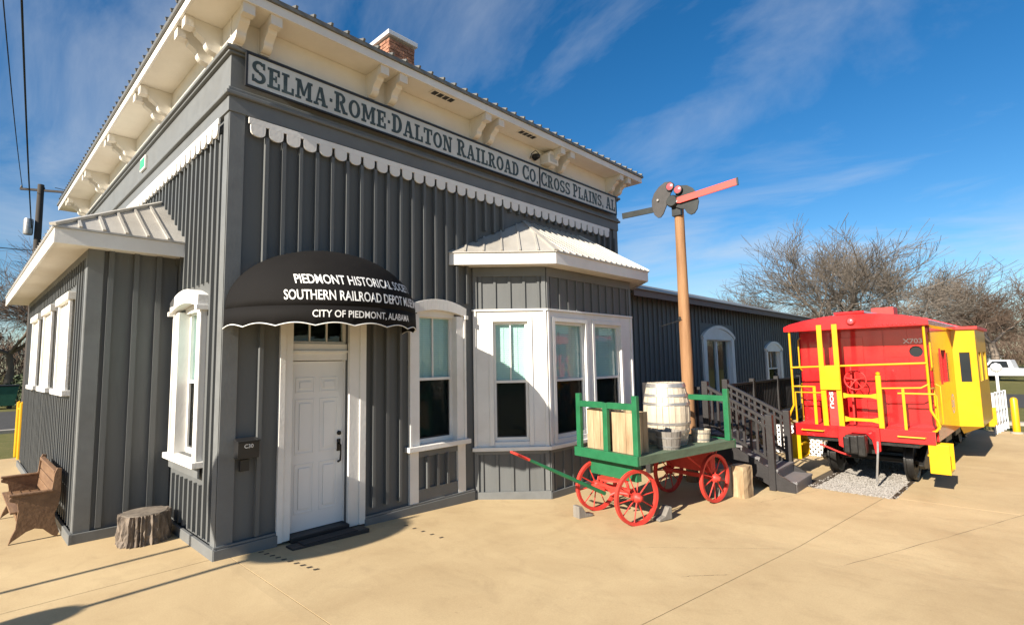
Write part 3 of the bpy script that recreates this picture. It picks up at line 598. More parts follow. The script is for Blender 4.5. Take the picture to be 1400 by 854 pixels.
oa = .40; za = 3.87
ex0, ey0, ey1 = -1-oa, 1.98-oa, 1.98+AL+oa
MB().box(ex0+.02, -.0, ey0+.02, ey1-.02, 3.70, 3.725).build('annex_soffit', CREAM, dep)
MB().box(ex0-.01, -.0, ey0-.01, ey0+.018, 3.66, 3.845).build('annex_fascia', WHITE, dep, bevel=.004)
MB().box(ex0-.01, ex0+.018, ey0+.02, ey1, 3.66, 3.845).build('annex_fascia', WHITE, dep, bevel=.004)
w_ = 1+oa; ap0 = Vector((0, 1.98+1.0, 4.76)); ap1 = Vector((0, 1.98+AL-1.0, 4.76))
E0 = Vector((ex0-.03, ey0-.03, za)); E1 = Vector((0, ey0-.03, za)); E2 = Vector((ex0-.03, ey1+.03, za)); E3 = Vector((0, ey1+.03, za))
r_ = MB(); r_.add([E0, E1, ap0, E2, ap1, E3, E0-Vector((0, 0, .024)), E1-Vector((0, 0, .024)), E2-Vector((0, 0, .024)), E3-Vector((0, 0, .024))], [(0, 1, 2), (0, 2, 4, 3), (3, 4, 5), (6, 7, 1, 0), (8, 6, 0, 3), (7, 6, 8, 9)])
ar = r_.build('annex_roof', ROOFM, dep)
seam(E0, ap0, ar, .04, .035, name='hip_cap')
for i in range(1, 6):
    x_ = ex0+(0-ex0)*i/6; f_ = (x_-E0.x)/(0-E0.x); seam((x_, E0.y, za), (x_, E0.y+(ap0.y-E0.y)*f_, za+(4.76-za)*f_), ar)
for i in range(1, 36):
    y_ = ey0+i*.235; f_ = min(1, (y_-E0.y)/(ap0.y-E0.y)); seam((E0.x, y_, za), (E0.x*(1-f_), y_, za+(4.76-za)*f_), ar)

# ---- chimney
cx0, cx1, cy0, cy1, cz1 = 3.02, 3.58, 1.2, 1.80, 8.16
ch = MB().box(cx0+.012, cx1-.012, cy0+.012, cy1-.012, 6.6, cz1).build('chimney', MORT, dep)
bk = MB(); r = random.Random(3); z = 6.9; row = 0
while z < cz1-.05:
    for fr, L in ((Fr((cx0, cy0, 0), (1, 0, 0), (0, -1, 0)), cx1-cx0), (Fr((cx0, cy0, 0), (0, 1, 0), (-1, 0, 0)), cy1-cy0), (Fr((cx1, cy0, 0), (0, 1, 0), (1, 0, 0)), cy1-cy0)):
        u = -(.1 if row % 2 else 0)
        while u < L-.02:
            a, b = max(u, .0)+.005, min(u+.2, L)-.005
            if b-a > .03: bk.fbox(fr, a, b, z+.005, z+.062, -.03, r.uniform(-.006, .012))
            u += .2
    z += .068; row += 1
o = bk.build('brick_courses', BRICK, ch); o['kind'] = 'stuff'
MB().box(cx0-.05, cx1+.05, cy0-.05, cy1+.05, cz1, cz1+.09).build('chimney_cap', CAPM, ch, bevel=.01)

# ---- long rear wing
WE = 23.5; ZE = 3.74
op_wd = (13.35, 15.3, .72, 2.95); op_ww = (18.85, 20.3, .95, 2.5)
ww = wall(MB(), FRONT, XR+.001, WE, -.5, ZE, [op_wd, op_ww]).build('wing_wall', GREY, dep)
battens(ww, FRONT, [XR+.15+.25*k_ for k_ in range(60)], -.1, ZE-.02, [(13.1, 15.55, -1, 3.2), (18.6, 20.55, .7, 2.75)], d=.035)
MB().box(WE-.14, WE, .01, 9, -.5, ZE).build('wing_end_wall', GREY, dep)
MB().box(XR+.02, WE+.4, -.42, -.38, 3.62, 3.80).build('wing_fascia', WINGF, dep); MB().box(XR+.02, WE+.4, -.379, 9.4, 3.741, 3.77).build('wing_soffit', GREYT, dep)
wr = MB(); wr.add([(XR+.01, -.47, 3.80), (WE+.45, -.47, 3.80), (WE+.45, 4.5, 5.3), (XR+.01, 4.5, 5.3), (WE+.45, 9.5, 3.8), (XR+.01, 9.5, 3.8), (XR+.01, -.47, 3.775), (WE+.45, -.47, 3.775)], [(0, 1, 2, 3), (3, 2, 4, 5), (6, 7, 1, 0), (1, 4, 2)]); wr.build('wing_roof', ROOFD, dep)
w = MB(); um = 14.32
for u in (13.35, um-.04, 15.22): w.fbox(FRONT, u, u+.08, .73, 2.75, -.12, -.04)
w.fbox(FRONT, 13.43, 15.22, 2.67, 2.75, -.12, -.04); w = w.build('double_door', WHITE, dep)
for a, b in ((13.43, um-.04), (um+.04, 15.22)): MB().fbox(FRONT, a, b, .75, 2.67, -.1, -.095).build('pane', GLASS, w)
MB().fbox(FRONT, 13.3, 15.35, .72, 2.9, -.4, -.38).build('room_shade', CURT, w)
c = MB(); c.fbox(FRONT, 13.12, 13.356, .73, 2.75, -.1, .06); c.fbox(FRONT, 15.294, 15.53, .73, 2.75, -.1, .06); each(c, 'casing', WHITE, w)
def big_arch(u0, u1, v0, rise, w_, th=.18):
    n = 16; mb = MB(); pts = [(u0+(u1-u0)*i/n, v0+rise*math.sin(math.pi*i/n)**.75) for i in range(n+1)]
    mb.prism([(u0, v0-.06)]+pts+[(u1, v0-.06)], lambda a, b, d_: FRONT.P(a, b, d_), -.1, .05)
    for i in range(n): mb.beam(FRONT.P(*pts[i], .03), FRONT.P(*pts[i+1], .03), .10, .10)
    mb.build('arched_head', WHITE, w_)
big_arch(13.08, 15.57, 2.76, .34, w)
w = window(FRONT, dep, 18.85, 20.3, .95, 2.4, 1.7, rec=.08, blind=False); casing(FRONT, w, 18.85, 20.3, .95, 2.4, .2, n1=.05); big_arch(18.6, 20.55, 2.41, .28, w)

# ------------------------------------------------------------------ station name board (slab-serif lettering drawn stroke by stroke)
sg = thing('station_sign', 'long white station name board with dark slab-serif lettering above the scalloped trim', 'sign', (0, 0, 0))
MB().fbox(FRONT, .125, 8.405, 5.565, 5.955, .116, .135).build('board', SIGNW, sg)
fr_ = MB(); fr_.fbox(FRONT, .10, 8.43, 5.956, 5.982, .112, .15); fr_.fbox(FRONT, .10, 8.43, 5.542, 5.564, .112, .15); fr_.fbox(FRONT, .10, .124, 5.565, 5.955, .112, .15); fr_.fbox(FRONT, 8.406, 8.43, 5.565, 5.955, .112, .15); fr_.fbox(FRONT, 5.615, 5.64, 5.565, 5.955, .136, .15)
fr_.build('frame', BLACK, sg)
def arc(cx, cy, rx, ry, a0, a1, ws, wt, n=14):
    out_ = []
    for i in range(n):
        qs = []
        for j, o_ in ((i, 0), (i+1, 0), (i+1, 1), (i, 1)):
            a = math.radians(a0+(a1-a0)*j/n); qs.append((cx+(rx-ws*o_)*math.cos(a), cy+(ry-wt*o_)*math.sin(a)))
        out_.append(qs)
    return out_
def bx(x0, x1, y0, y1): return [[(x0, y0), (x1, y0), (x1, y1), (x0, y1)]]
T_ = .13
GL = {
 'I': (.52, bx(.15, .37, 0, 1)+bx(.02, .5, 0, T_)+bx(.02, .5, 1-T_, 1)),
 'L': (.74, bx(.1, .32, 0, 1)+bx(0, .44, 1-T_, 1)+bx(0, .72, 0, T_)+bx(.58, .72, 0, .36)),
 'E': (.76, bx(.1, .32, 0, 1)+bx(0, .72, 0, T_)+bx(0, .7, 1-T_, 1)+bx(.59, .72, 0, .33)+bx(.57, .7, .68, 1)+bx(.3, .5, .45, .56)+bx(.44, .54, .35, .66)),
 'T': (.80, bx(.28, .5, 0, 1)+bx(0, .78, 1-T_, 1)+bx(0, .12, .66, 1)+bx(.66, .78, .66, 1)+bx(.15, .63, 0, T_)),
 'D': (.84, bx(.1, .32, 0, 1)+bx(0, .4, 0, T_)+bx(0, .4, 1-T_, 1)+arc(.36, .5, .44, .5, -90, 90, .23, .13)),
 'P': (.76, bx(.1, .32, 0, 1)+bx(0, .44, 0, T_)+bx(0, .4, 1-T_, 1)+arc(.36, .71, .36, .29, -90, 90, .2, .12)),
 'R': (.88, bx(.1, .32, 0, 1)+bx(0, .42, 0, T_)+bx(0, .4, 1-T_, 1)+arc(.36, .73, .36, .27, -90, 90, .2, .12)+[[(.34, .5), (.54, .5), (.80, 0), (.57, 0)]]+bx(.55, .88, 0, T_)),
 'O': (.86, arc(.42, .5, .42, .5, 0, 360, .22, .13, 24)),
 'C': (.82, arc(.42, .5, .42, .5, 45, 315, .22, .13, 20)+bx(.66, .78, .62, .98)+bx(.66, .78, .04, .34)),
 'S': (.76, arc(.37, .73, .35, .27, 30, 270, .19, .13)+arc(.37, .27, .37, .27, -150, 90, .2, .13)+bx(.58, .69, .68, .97)+bx(.03, .14, .04, .34)),
 'M': (1.08, bx(.1, .26, 0, 1)+bx(.76, .98, 0, 1)+[[(.1, 1), (.34, 1), (.60, .2), (.44, .2)], [(.44, .2), (.58, .2), (.84, 1), (.76, 1)]]+bx(0, .36, 0, T_)+bx(.66, 1.06, 0, T_)+bx(0, .3, 1-T_, 1)+bx(.78, 1.06, 1-T_, 1)),
 'A': (.92, [[(.08, 0), (.22, 0), (.46, 1), (.34, 1)], [(.60, 0), (.84, 0), (.56, 1), (.34, 1)]]+bx(.2, .68, .27, .38)+bx(0, .32, 0, T_)+bx(.52, .92, 0, T_)),
 'N': (.92, bx(.1, .24, 0, 1)+bx(.66, .80, 0, 1)+[[(.1, 1), (.34, 1), (.80, 0), (.58, 0)]]+bx(0, .34, 0, T_)+bx(.56, .9, 1-T_, 1)+bx(0, .3, 1-T_, 1)),
 '.': (.26, bx(.04, .22, 0, .18)), ',': (.26, bx(.04, .22, 0, .18)+[[(.12, 0), (.22, 0), (.12, -.14), (.06, -.14)]]), '*': (.30, bx(.06, .24, .42, .60)), ' ': (.34, [])}
def slab_text(txt, u0, u1, v0, h, big):
    adv = 0; lay = []
    for i, c_ in enumerate(txt):
        s_ = big if (i == 0 or txt[i-1] in ' *') and c_ not in ' *' else 1.0
        w_, st = GL[c_]; lay.append((adv, s_, c_, st)); adv += w_*(1+(s_-1)*.6)+.07
    k_ = (u1-u0)/adv
    for a, s_, c_, st in lay:
        if not st: continue
        mb = MB(); j = 0
        for q in st:
            dpt = .1352+.0035+(j % 9)*.00035; j += 1
            pts = [(u0+(a+x_*(1+(s_-1)*.6))*k_, v0+y_*h*s_) for x_, y_ in q]
            n_ = len(pts); mb.add([FRONT.P(x_, y_, dpt) for x_, y_ in pts]+[FRONT.P(x_, y_, .1353) for x_, y_ in pts], [tuple(range(n_))]+[(i_, (i_+1) % n_, (i_+1) % n_+n_, i_+n_) for i_ in range(n_)])
        mb.build('letter', SIGNL, sg)
slab_text('SELMA*ROME*DALTON RAILROAD CO.', .17, 5.60, 5.62, .262, 1.10)
slab_text('CROSS PLAINS, AL', 5.67, 8.39, 5.62, .262, 1.10)

# ------------------------------------------------------------------ awning over the door
aw_ = thing('door_awning', 'black domed canvas awning with white lettering above the front door', 'awning', (1.2, -.04, 0))
HW, PR_, ZS, HT = 1.22, 1.18, 2.80, .83
def dome(th, ph, k_=1.0):                  # th 0..pi along the rim, ph 0..pi/2 up
    r_ = math.cos(ph)
    return Vector((-HW*k_*math.cos(th)*r_, -PR_*k_*math.sin(th)*r_, ZS+HT*k_*math.sin(ph)))
mb = MB(); n, m_ = 48, 16; vs = []
for j in range(m_+1):
    for i in range(n+1):
        p = dome(math.pi*i/n, math.pi/2*j/m_); s_ = .006*math.sin(i*math.pi/8)**2*math.cos(math.pi/2*j/m_); vs.append(p*1.0-Vector((0, 0, s_)))
fs = [(j*(n+1)+i, j*(n+1)+i+1, (j+1)*(n+1)+i+1, (j+1)*(n+1)+i) for j in range(m_) for i in range(n)]
mb.add(vs, fs); o = mb.build('canopy', CANVAS, aw_, smooth=True); so_ = o.modifiers.new('thick', 'SOLIDIFY'); so_.thickness = .006
def rimz(t): return 2.575+.035*abs(math.sin(t*math.pi*9))*1.0
n = 180; vs = []
for i in range(n+1):
    th = math.pi*i/n; t = i/n
    p = dome(th, 0); vs += [(p.x, p.y, ZS), (p.x*1.003, p.y*1.003, 2.7), (p.x*1.006, p.y*1.006, rimz(t))]
mb = MB().add(vs, [(3*i+k_, 3*i+3+k_, 3*i+4+k_, 3*i+1+k_) for i in range(n) for k_ in (0, 1)]); o = mb.build('valance', CANVAS, aw_, smooth=True); so_ = o.modifiers.new('thick', 'SOLIDIFY'); so_.thickness = .005
mb = MB(); mb.tube([Vector((dome(math.pi*i/n, 0).x*1.008, dome(math.pi*i/n, 0).y*1.008, rimz(i/n))) for i in range(n+1)], .0065, 6); mb.build('piping', PIPING, aw_, smooth=True)
mb = MB()
for th in (0.35, .8, 1.2, 1.571, 1.95, 2.35, 2.8): mb.tube([dome(th, a*.1*math.pi/2, .985) for a in range(11)], .012, 6)
mb.build('frame', IRON, aw_)
# rim arc length table so that lettering keeps its width
arcs = [0.0]
for i in range(1, 1001):
    a, b = dome(math.pi*(i-1)/1000, 0), dome(math.pi*i/1000, 0); arcs.append(arcs[-1]+(b-a).length)
def th_at(s_):
    lo, hi = 0, 1000
    while hi-lo > 1:
        md = (lo+hi)//2
        if arcs[md] < s_: lo = md
        else: hi = md
    return math.pi*(lo+(s_-arcs[lo])/max(1e-9, arcs[hi]-arcs[lo]))/1000
TOT = arcs[-1]
def awn_text(txt, width, z0, z1, on_dome, shift=0.0):
    def fn(a, b):
        z = z0+b
        if on_dome:
            ph = math.asin((z-ZS)/HT); th = th_at(TOT/2+shift+(a-width/2)/max(.3, math.cos(ph))); p = dome(th, ph); nn = Vector((p.x/HW**2, p.y/PR_**2, (p.z-ZS)/HT**2)).normalized(); return p+nn*.006
        th = th_at(TOT/2+shift+(a-width/2)); p = dome(th, 0); k_ = 1.003+.003*(2.7-z)/.12; nn = Vector((p.x/HW**2, p.y/PR_**2, 0)).normalized(); return Vector((p.x*k_, p.y*k_, z))+nn*.006
    text_obj('lettering', txt, LETW, aw_, fn, width, z1-z0, offs=.013)
awn_text('PIEDMONT HISTORICAL SOCIETY', 1.66, 3.05, 3.165, True)
awn_text('SOUTHERN RAILROAD DEPOT MUSEUM', 1.94, 2.862, 2.978, True)
awn_text('CITY OF PIEDMONT, ALABAMA', 1.34, 2.655, 2.75, False)

# ------------------------------------------------------------------ mailbox and socket by the door
mbx = thing('mailbox', 'black wall mailbox with small white number beside the front door', 'mailbox', (.25, -.036, 0))
MB().prism([(0, 1.08), (.12, 1.08), (.13, 1.27), (0, 1.31)], lambda a, b, d_: (d_, -a, b), -.12, .12).build('box', BLACK, mbx, bevel=.006)
MB().box(-.125, .125, -.145, 0, 1.272, 1.285).build('lid', BLACK, mbx)
text_obj('number', 'C30', LETW, mbx, lambda a, b: (-.05+a, -.131, 1.20+b), .10, .045, .01)
MB().box(.19, .29, -.085, -.036, .93, 1.06).build('socket_box', BLACK); tag(bpy.data.objects['socket_box'], 'small black socket box under the wall mailbox', 'socket box')

# ------------------------------------------------------------------ stump and bench
st = thing('tree_stump', 'short sawn tree stump with rough bark against the annex wall', 'stump', (-.40, 1.40, 0))
st.scale = (.90, .90, 1)
r = random.Random(5); n = 90; ridge_ = [r.uniform(.90, 1.05) for _ in range(n)]
def wob(k, i): return ridge_[k]*(1+.035*math.sin(i*1.3+k*.9)+.03*math.sin(k*.14+1)+.02*r.uniform(-1, 1))
mb = MB(); mb.lathe([(.315, 0), (.31, .03), (.30, .07), (.305, .11), (.30, .16), (.297, .21), (.30, .26), (.296, .31), (.292, .352)], n, (0, 0, 0), 'z', wob); mb.build('bark', BARK, st)
mb = MB(); mb.lathe([(.272, .349), (.268, .358), (.19, .356), (.12, .353), (.06, .356), (.0, .354)], 48, (0, 0, 0), 'z', lambda k, i: 1+.02*math.sin(k*.5+i)); mb.build('cut_top', CUTW, st, smooth=True)
be = thing('wooden_bench', 'brown slatted wooden bench with shaped end panels along the annex wall', 'bench', (-1.11, 2.5, 0))
# local: +x towards the wall is 0, seat reaches to -x ; length along y 0..1.75
endp = [(-.46, 0), (-.42, .04), (-.36, .08), (-.30, .125), (-.22, .15), (-.14, .125), (-.09, .07), (-.05, .03), (.0, 0), (.02, .06), (-.02, .18), (-.035, .30), (.0, .40), (.015, .55), (.01, .86), (-.035, .87), (-.06, .80), (-.075, .62), (-.11, .575), (-.45, .575), (-.475, .555), (-.475, .525), (-.44, .51), (-.40, .49), (-.385, .40), (-.395, .28), (-.40, .18), (-.44, .08)]
for yy in (0, 1.70): MB().prism(endp, lambda a, b, d_: (a, d_, b), yy, yy+.045).build('end_panel', WOODB, be, bevel=.004)
for yy in (-.02, 1.68): MB().box(-.48, -.06, yy, yy+.085, .577, .605).build('armrest', WOODB, be, bevel=.008)
for i in range(4): MB().beam((-.41+i*.10, .047, .37-.008*i), (-.41+i*.10, 1.698, .37-.008*i), .094, .025).build('seat_slat', WOODB, be, bevel=.004)
for i, z in enumerate((.47, .60, .735)): MB().hexa([(-.075+i*.012, .047, z-.06), (-.075+i*.012, 1.698, z-.06), (-.05+i*.012, 1.698, z-.06), (-.05+i*.012, .047, z-.06), (-.063+i*.012, .047, z+.06), (-.063+i*.012, 1.698, z+.06), (-.038+i*.012, 1.698, z+.06), (-.038+i*.012, .047, z+.06)]).build('back_board', WOODB, be, bevel=.004)
MB().box(-.065, -.005, .047, 1.698, .797, .835).build('top_rail', WOODB, be, bevel=.008)
MB().box(-.40, -.36, .047, 1.698, .27, .35).build('seat_apron', WOODB, be, bevel=.004)

# ------------------------------------------------------------------ baggage wagon
WA = math.radians(-10.5); WO = Vector((4.58, -2.31, -.14))
wg = thing('baggage_wagon', 'green railway baggage wagon with end racks, long tongue and red spoked wheels', 'wagon', WO, WA)
WR = .375
def wheel_mesh_parts():
    rim = MB(); n = 40; vs = []
    for k in range(n):
        a = 2*math.pi*k/n
        for rr, y in ((WR, -.028), (WR, .028), (WR-.045, .022), (WR-.045, -.022)): vs.append((rr*math.cos(a), y, rr*math.sin(a)))
    fs = []
    for k in range(n):
        for j in range(4): fs.append((4*k+j, 4*((k+1) % n)+j, 4*((k+1) % n)+(j+1) % 4, 4*k+(j+1) % 4))
    rim.add(vs, fs)
    hub = MB(); hub.lathe([(.0, -.10), (.035, -.10), (.04, -.06), (.065, -.05), (.07, 0), (.065, .05), (.04, .06), (.035, .10), (0, .10)], 18, (0, 0, 0), 'y')
    sp = MB().tube([(0.05, 0, 0), (WR-.04, 0, 0)], [.011, .008], 6)
    return rim.mesh('rim', WRED, True), hub.mesh('hub', WRED, True), sp.mesh('spoke', WRED)
RIM, HUB, SPK = wheel_mesh_parts()
for me in (RIM,): me.set_sharp_from_angle(angle=math.radians(40))
def wheel(parent, loc, rz, ph):
    w_ = bpy.data.objects.new('wheel', HUB); COL.objects.link(w_); w_.parent = parent; w_.location = loc; w_.rotation_euler = (0, 0, rz)
    inst(RIM, 'rim', w_)
    for i in range(10): inst(SPK, 'spoke', w_, (0, .012*(-1)**i, 0), (0, 2*math.pi*i/10+ph, 0))
    return w_
FA = math.radians(-8)
for s_ in (-1, 1):
    wheel(wg, (-math.sin(FA)*.45*s_, math.cos(FA)*.45*s_, WR), FA, .2+.3*s_); wheel(wg, (1.80, .44*s_, WR), 0, .5+.2*s_)
ZB = .95
MB().beam((-.19*math.sin(FA)*-1, -.44, WR), (.19*math.sin(FA)*-1, .44, WR), .06, .06).build('axle', WRED, wg); MB().box(1.77, 1.83, -.43, .43, WR-.03, WR+.03).build('axle', WRED, wg)
mb = MB(); mb.lathe([(.20, WR+.17), (.24, WR+.17), (.24, WR+.195), (.20, WR+.195)], 28); mb.build('turntable_ring', WRED, wg, smooth=True)
mb = MB()
for s_ in (-1, 1): mb.tube([(0, .26*s_, WR+.02), (-.03, .26*s_, WR+.12), (0, .2*s_, WR+.19)], .022, 8); mb.tube([(0, .30*s_, WR), (-.12, .12*s_, WR+.02), (-.18, .06*s_, WR-.02)], .022, 8)
mb.box(-.035, .035, -.30, .30, WR+.025, WR+.07); mb.build('front_carriage', WRED, wg)
MB().tube([(-.02, .0, WR+.19), (-.02, .0, ZB-.11)], .03, 8).build('king_pin', WRED, wg)
MB().box(-.05, .05, -.45, .45, WR+.2, ZB-.115).build('bolster', GREEN, wg); MB().box(1.74, 1.86, -.42, .42, WR+.08, ZB-.115).build('bolster', WRED, wg)
mb = MB()
for s_ in (-1, 1): mb.tube([(1.8, .34*s_, WR+.05), (1.2, .30*s_, ZB-.13)], .014, 6); mb.tube([(1.8, .34*s_, WR+.05), (2.15, .30*s_, ZB-.13)], .014, 6)
each(mb, 'brace', WRED, wg)
for s_ in (-.42, 0, .42): MB().box(-.18, 2.12, s_-.04, s_+.04, ZB-.114, ZB-.036).build('side_sill', GREEN, wg)
npl = 7
for i in range(npl):
    y0 = -.60+1.2*i/npl; MB().box(-.17, 2.12, y0+.004, y0+1.2/npl-.004, ZB-.034, ZB).build('deck_plank', GREEND, wg, bevel=.003)
MB().box(-.22, -.172, -.62, .62, ZB-.12, ZB+.015).build('end_board', GREEN, wg, bevel=.006); MB().box(2.122, 2.165, -.62, .62, ZB-.12, ZB+.015).build('end_board', GREEN, wg, bevel=.006)
MB().box(-.17, 2.12, -.625, -.602, ZB-.11, ZB+.004).build('side_rail', GREEND, wg); MB().box(-.17, 2.12, .602, .625, ZB-.11, ZB+.004).build('side_rail', GREEND, wg)
for xx in (-.15, 2.05):
    for yy, hh in ((-.56, .82), (0, .70), (.56, .82)):
        if xx > 1 and yy == 0: continue
        MB().box(xx-.03, xx+.03, yy-.045, yy+.045, ZB+.001, ZB+hh).build('rack_post', GREEN, wg, bevel=.006)
    for y0, y1 in (((-.515, -.0451), (.0451, .515)) if xx < 1 else ((-.515, .515),)): MB().box(xx-.025, xx+.025, y0, y1, ZB+.62, ZB+.71).build('rack_rail', GREEN, wg, bevel=.005)
# tongue (wagon-local coordinates)
def wl_(p): v = Vector(p)-WO; c_, s_ = math.cos(-WA), math.sin(-WA); return Vector((v.x*c_-v.y*s_, v.x*s_+v.y*c_, v.z))
tip = wl_((3.14, -1.65, .90)); root = Vector((-.17, .05, WR-.02)); sp_ = root.lerp(tip, .84)
MB().tube([root, root.lerp(tip, .5), sp_], [.028, .026, .02], 8).build('tongue', GREEN, wg, smooth=True); MB().tube([sp_, tip], [.021, .019], 8).build('tongue_grip', WRED, wg, smooth=True)
dv = (tip-root).normalized(); pv = dv.cross(Vector((0, 0, 1))).normalized(); MB().tube([tip-pv*.11, tip, tip+pv*.11], .017, 8).build('cross_handle', WRED, wg, smooth=True)
# chocks
def chock(p, rz, label):
    o = MB().prism([(-.12, 0), (.14, 0), (.14, .03), (.02, .06), (-.06, .17), (-.12, .17)], lambda a, b, d_: (a, d_, b), -.07, .07).build('wheel_chock', TUBW, bevel=.008); o.location = p; o.rotation_euler = (0, 0, rz); tag(o, label, 'chock'); return o
chock((4.27, -1.93, -.13), -.25, 'weathered wooden chock before the front wagon wheel beside the bay wall')
chock((4.92, -2.86, -.14), 2.9, 'weathered wooden chock behind the front wagon wheel away from the building')

# ------------------------------------------------------------------ load on the wagon
def wpt(x, y, z=ZB): c_, s_ = math.cos(WA), math.sin(WA); return Vector((WO.x+x*c_-y*s_, WO.y+x*s_+y*c_, WO.z+z))
def crate(p, w, d_, h, label, rz):
    c_ = thing('wooden_crate', label, 'crate', p, rz, 'pale crates on the wagon'); nb = 3
    for (fx, L) in (((Fr((-w/2, -d_/2, 0), (1, 0, 0), (0, -1, 0))), w), ((Fr((-w/2, -d_/2, 0), (0, 1, 0), (-1, 0, 0))), d_), ((Fr((w/2, -d_/2, 0), (0, 1, 0), (1, 0, 0))), d_), ((Fr((-w/2, d_/2, 0), (1, 0, 0), (0, 1, 0))), w)):
        for i in range(nb): MB().fbox(fx, L*i/nb+.003, L*(i+1)/nb-.003, .0, h-random.uniform(0, .012), -.02, random.uniform(-.002, .003)).build('board', WOODL, c_, bevel=.003)
    MB().box(-w/2+.022, w/2-.022, -d_/2+.022, d_/2-.022, 0, h-.04).build('core', TUBW, c_); return c_
crate(wpt(.10, .28), .34, .40, .60, 'pale wooden crate behind the wagon rack, the one next to the building', WA+.05)
crate(wpt(.07, -.25), .30, .42, .58, 'pale wooden crate behind the wagon rack, the one next to the barrel', WA-.04)
def cask(name, p, prof, m, label, cat, hoops, nst=22, lid=None):
    c_ = thing(name, label, cat, p, 0.3); h = prof[-1][1]
    rr = random.Random(len(label)); sh = [rr.uniform(.985, 1.01) for _ in range(nst)]
    def rad(z):
        for (r0, z0), (r1, z1) in zip(prof[:-1], prof[1:]):
            if z0 <= z <= z1: return r0+(r1-r0)*(z-z0)/(z1-z0)
        return prof[-1][0]
    for k in range(nst):
        a0, a1 = 2*math.pi*(k+.03)/nst, 2*math.pi*(k+.97)/nst; vs = []; fs = []
        for i, (r_, z_) in enumerate(prof):
            for a, q in ((a0, 1), (a1, 1), (a1, .9), (a0, .9)): vs.append((r_*q*sh[k]*math.cos(a), r_*q*sh[k]*math.sin(a), z_))
        for i in range(len(prof)-1):
            for j in range(4): fs.append((4*i+j, 4*i+(j+1) % 4, 4*i+4+(j+1) % 4, 4*i+4+j))
        fs += [(3, 2, 1, 0), tuple(4*(len(prof)-1)+j for j in range(4))]
        MB().add(vs, fs).build('stave', m, c_)
    for z0, z1 in hoops: MB().lathe([(rad(z0)*1.0, z0), (rad(z0)*1.022, z0), (rad(z1)*1.022, z1), (rad(z1)*1.0, z1)], 36).build('hoop', HOOP, c_, smooth=True)
    if lid is not None: MB().lathe([(rad(lid)*.92, lid-.02), (rad(lid)*.92, lid), (0, lid)], 30).build('head', m, c_)
    return c_
bp_ = [(.285+.075*math.sin(math.pi*i/10), .95*i/10) for i in range(11)]
cask('wooden_barrel', wpt(1.12, -.10), bp_, BARREL, 'big whitish wooden barrel with metal hoops standing on the wagon', 'barrel', [(.02, .07), (.19, .235), (.31, .35), (.61, .65), (.74, .78), (.88, .94)], 24, .925)
cask('wooden_tub', wpt(.72, -.42), [(.155, 0), (.175, .13), (.19, .26)], TUBW, 'dark grey wooden bucket on the wagon in front of the barrel', 'bucket', [(.03, .055), (.16, .185)], 16, .03)
cask('wooden_tub', wpt(1.66, -.33), [(.13, 0), (.14, .1), (.15, .19)], TUBL, 'small tan wooden bucket near the rear rack of the wagon', 'bucket', [(.03, .05), (.13, .15)], 16, .03)
# timber block behind the wagon
tb = thing('timber_block', 'rough squared timber block on the pavement behind the wagon wheel', 'timber', (6.95, -3.24, -.15), -.2)
r = random.Random(11); mb = MB(); nz = 8; ring = 16; vs = []
for i in range(nz+1):
    for k in range(ring):
        a = 2*math.pi*k/ring; sx = max(-1, min(1, 1.35*math.cos(a))); sy = max(-1, min(1, 1.35*math.sin(a))); vs.append((.14*sx*(1+.10*math.sin(k*2.1))+r.uniform(-.005, .005), .13*sy*(1+.08*math.sin(k*1.7+1))+r.uniform(-.005, .005), .50*i/nz))
mb.add(vs, [(i*ring+k, i*ring+(k+1) % ring, (i+1)*ring+(k+1) % ring, (i+1)*ring+k) for i in range(nz) for k in range(ring)]+[tuple(nz*ring+k for k in range(ring))]); mb.build('trunk', WOODL, tb)
tb2 = thing('plank_box', 'dark weathered plank box standing behind the timber block', 'box', (6.75, -2.93, -.15), -.2)
for i in range(3): MB().box(-.2, .2, -.18+.12*i+.003, -.06+.12*i-.003, 0, .48).build('plank', TUBW, tb2, bevel=.004)

# ------------------------------------------------------------------ semaphore
sm = thing('semaphore_signal', 'old railroad semaphore on a round wooden pole with one red and one black arm', 'signal', (7.45, -2.15, -.15))
r = random.Random(2); mb = MB(); n = 18; vs = []; nz = 30
mb.lathe([(.115-.022*i/nz, 5.25*i/nz) for i in range(nz+1)], n, (0, 0, 0), 'z', lambda k, i: 1+.03*math.sin(k*.7+i*.25)+r.uniform(-.012, .012)); mb.build('pole', WOODP, sm, smooth=True)
mb = MB().lathe([(.03, -.02), (.04, 0), (.03, .02)], 10, (-.085, .05, 3.05), 'x'); mb.tube([(-.1, .0, 3.02), (-.1, .45, 2.92)], .008, 6); mb.build('knot_bracket', IRON, sm)
def sp2(a, b, d_): return (d_, -a, b+.15)
def plate(name, poly, m, d0, d1, bevel=.006): return MB().prism(poly, sp2, d0, d1).build(name, m, sm, bevel=bevel)
plate('spectacle_plate', [(-.06, 5.58), (.01, 5.51), (0, 5.43), (-.07, 5.34), (-.10, 5.26), (-.17, 5.11), (-.24, 4.97), (-.30, 4.91), (-.36, 4.915), (-.43, 4.99), (-.475, 5.14), (-.475, 5.29), (-.42, 5.42), (-.31, 5.53), (-.18, 5.595)], SEMG, -.19, -.16)
plate('spectacle_plate', [(.12, 5.46), (.26, 5.43), (.37, 5.35), (.44, 5.23), (.475, 5.07), (.44, 4.93), (.38, 4.855), (.31, 4.84), (.24, 4.89), (.19, 4.98), (.11, 5.0), (.02, 5.05), (.02, 5.27), (.03, 5.42)], SEMK, -.17, -.14)
plate('signal_arm', [(.11, 5.225), (1.21, 5.315), (1.215, 5.185), (.12, 5.10), (.05, 5.12), (.03, 5.17), (.06, 5.215)], SEMR, -.215, -.191)
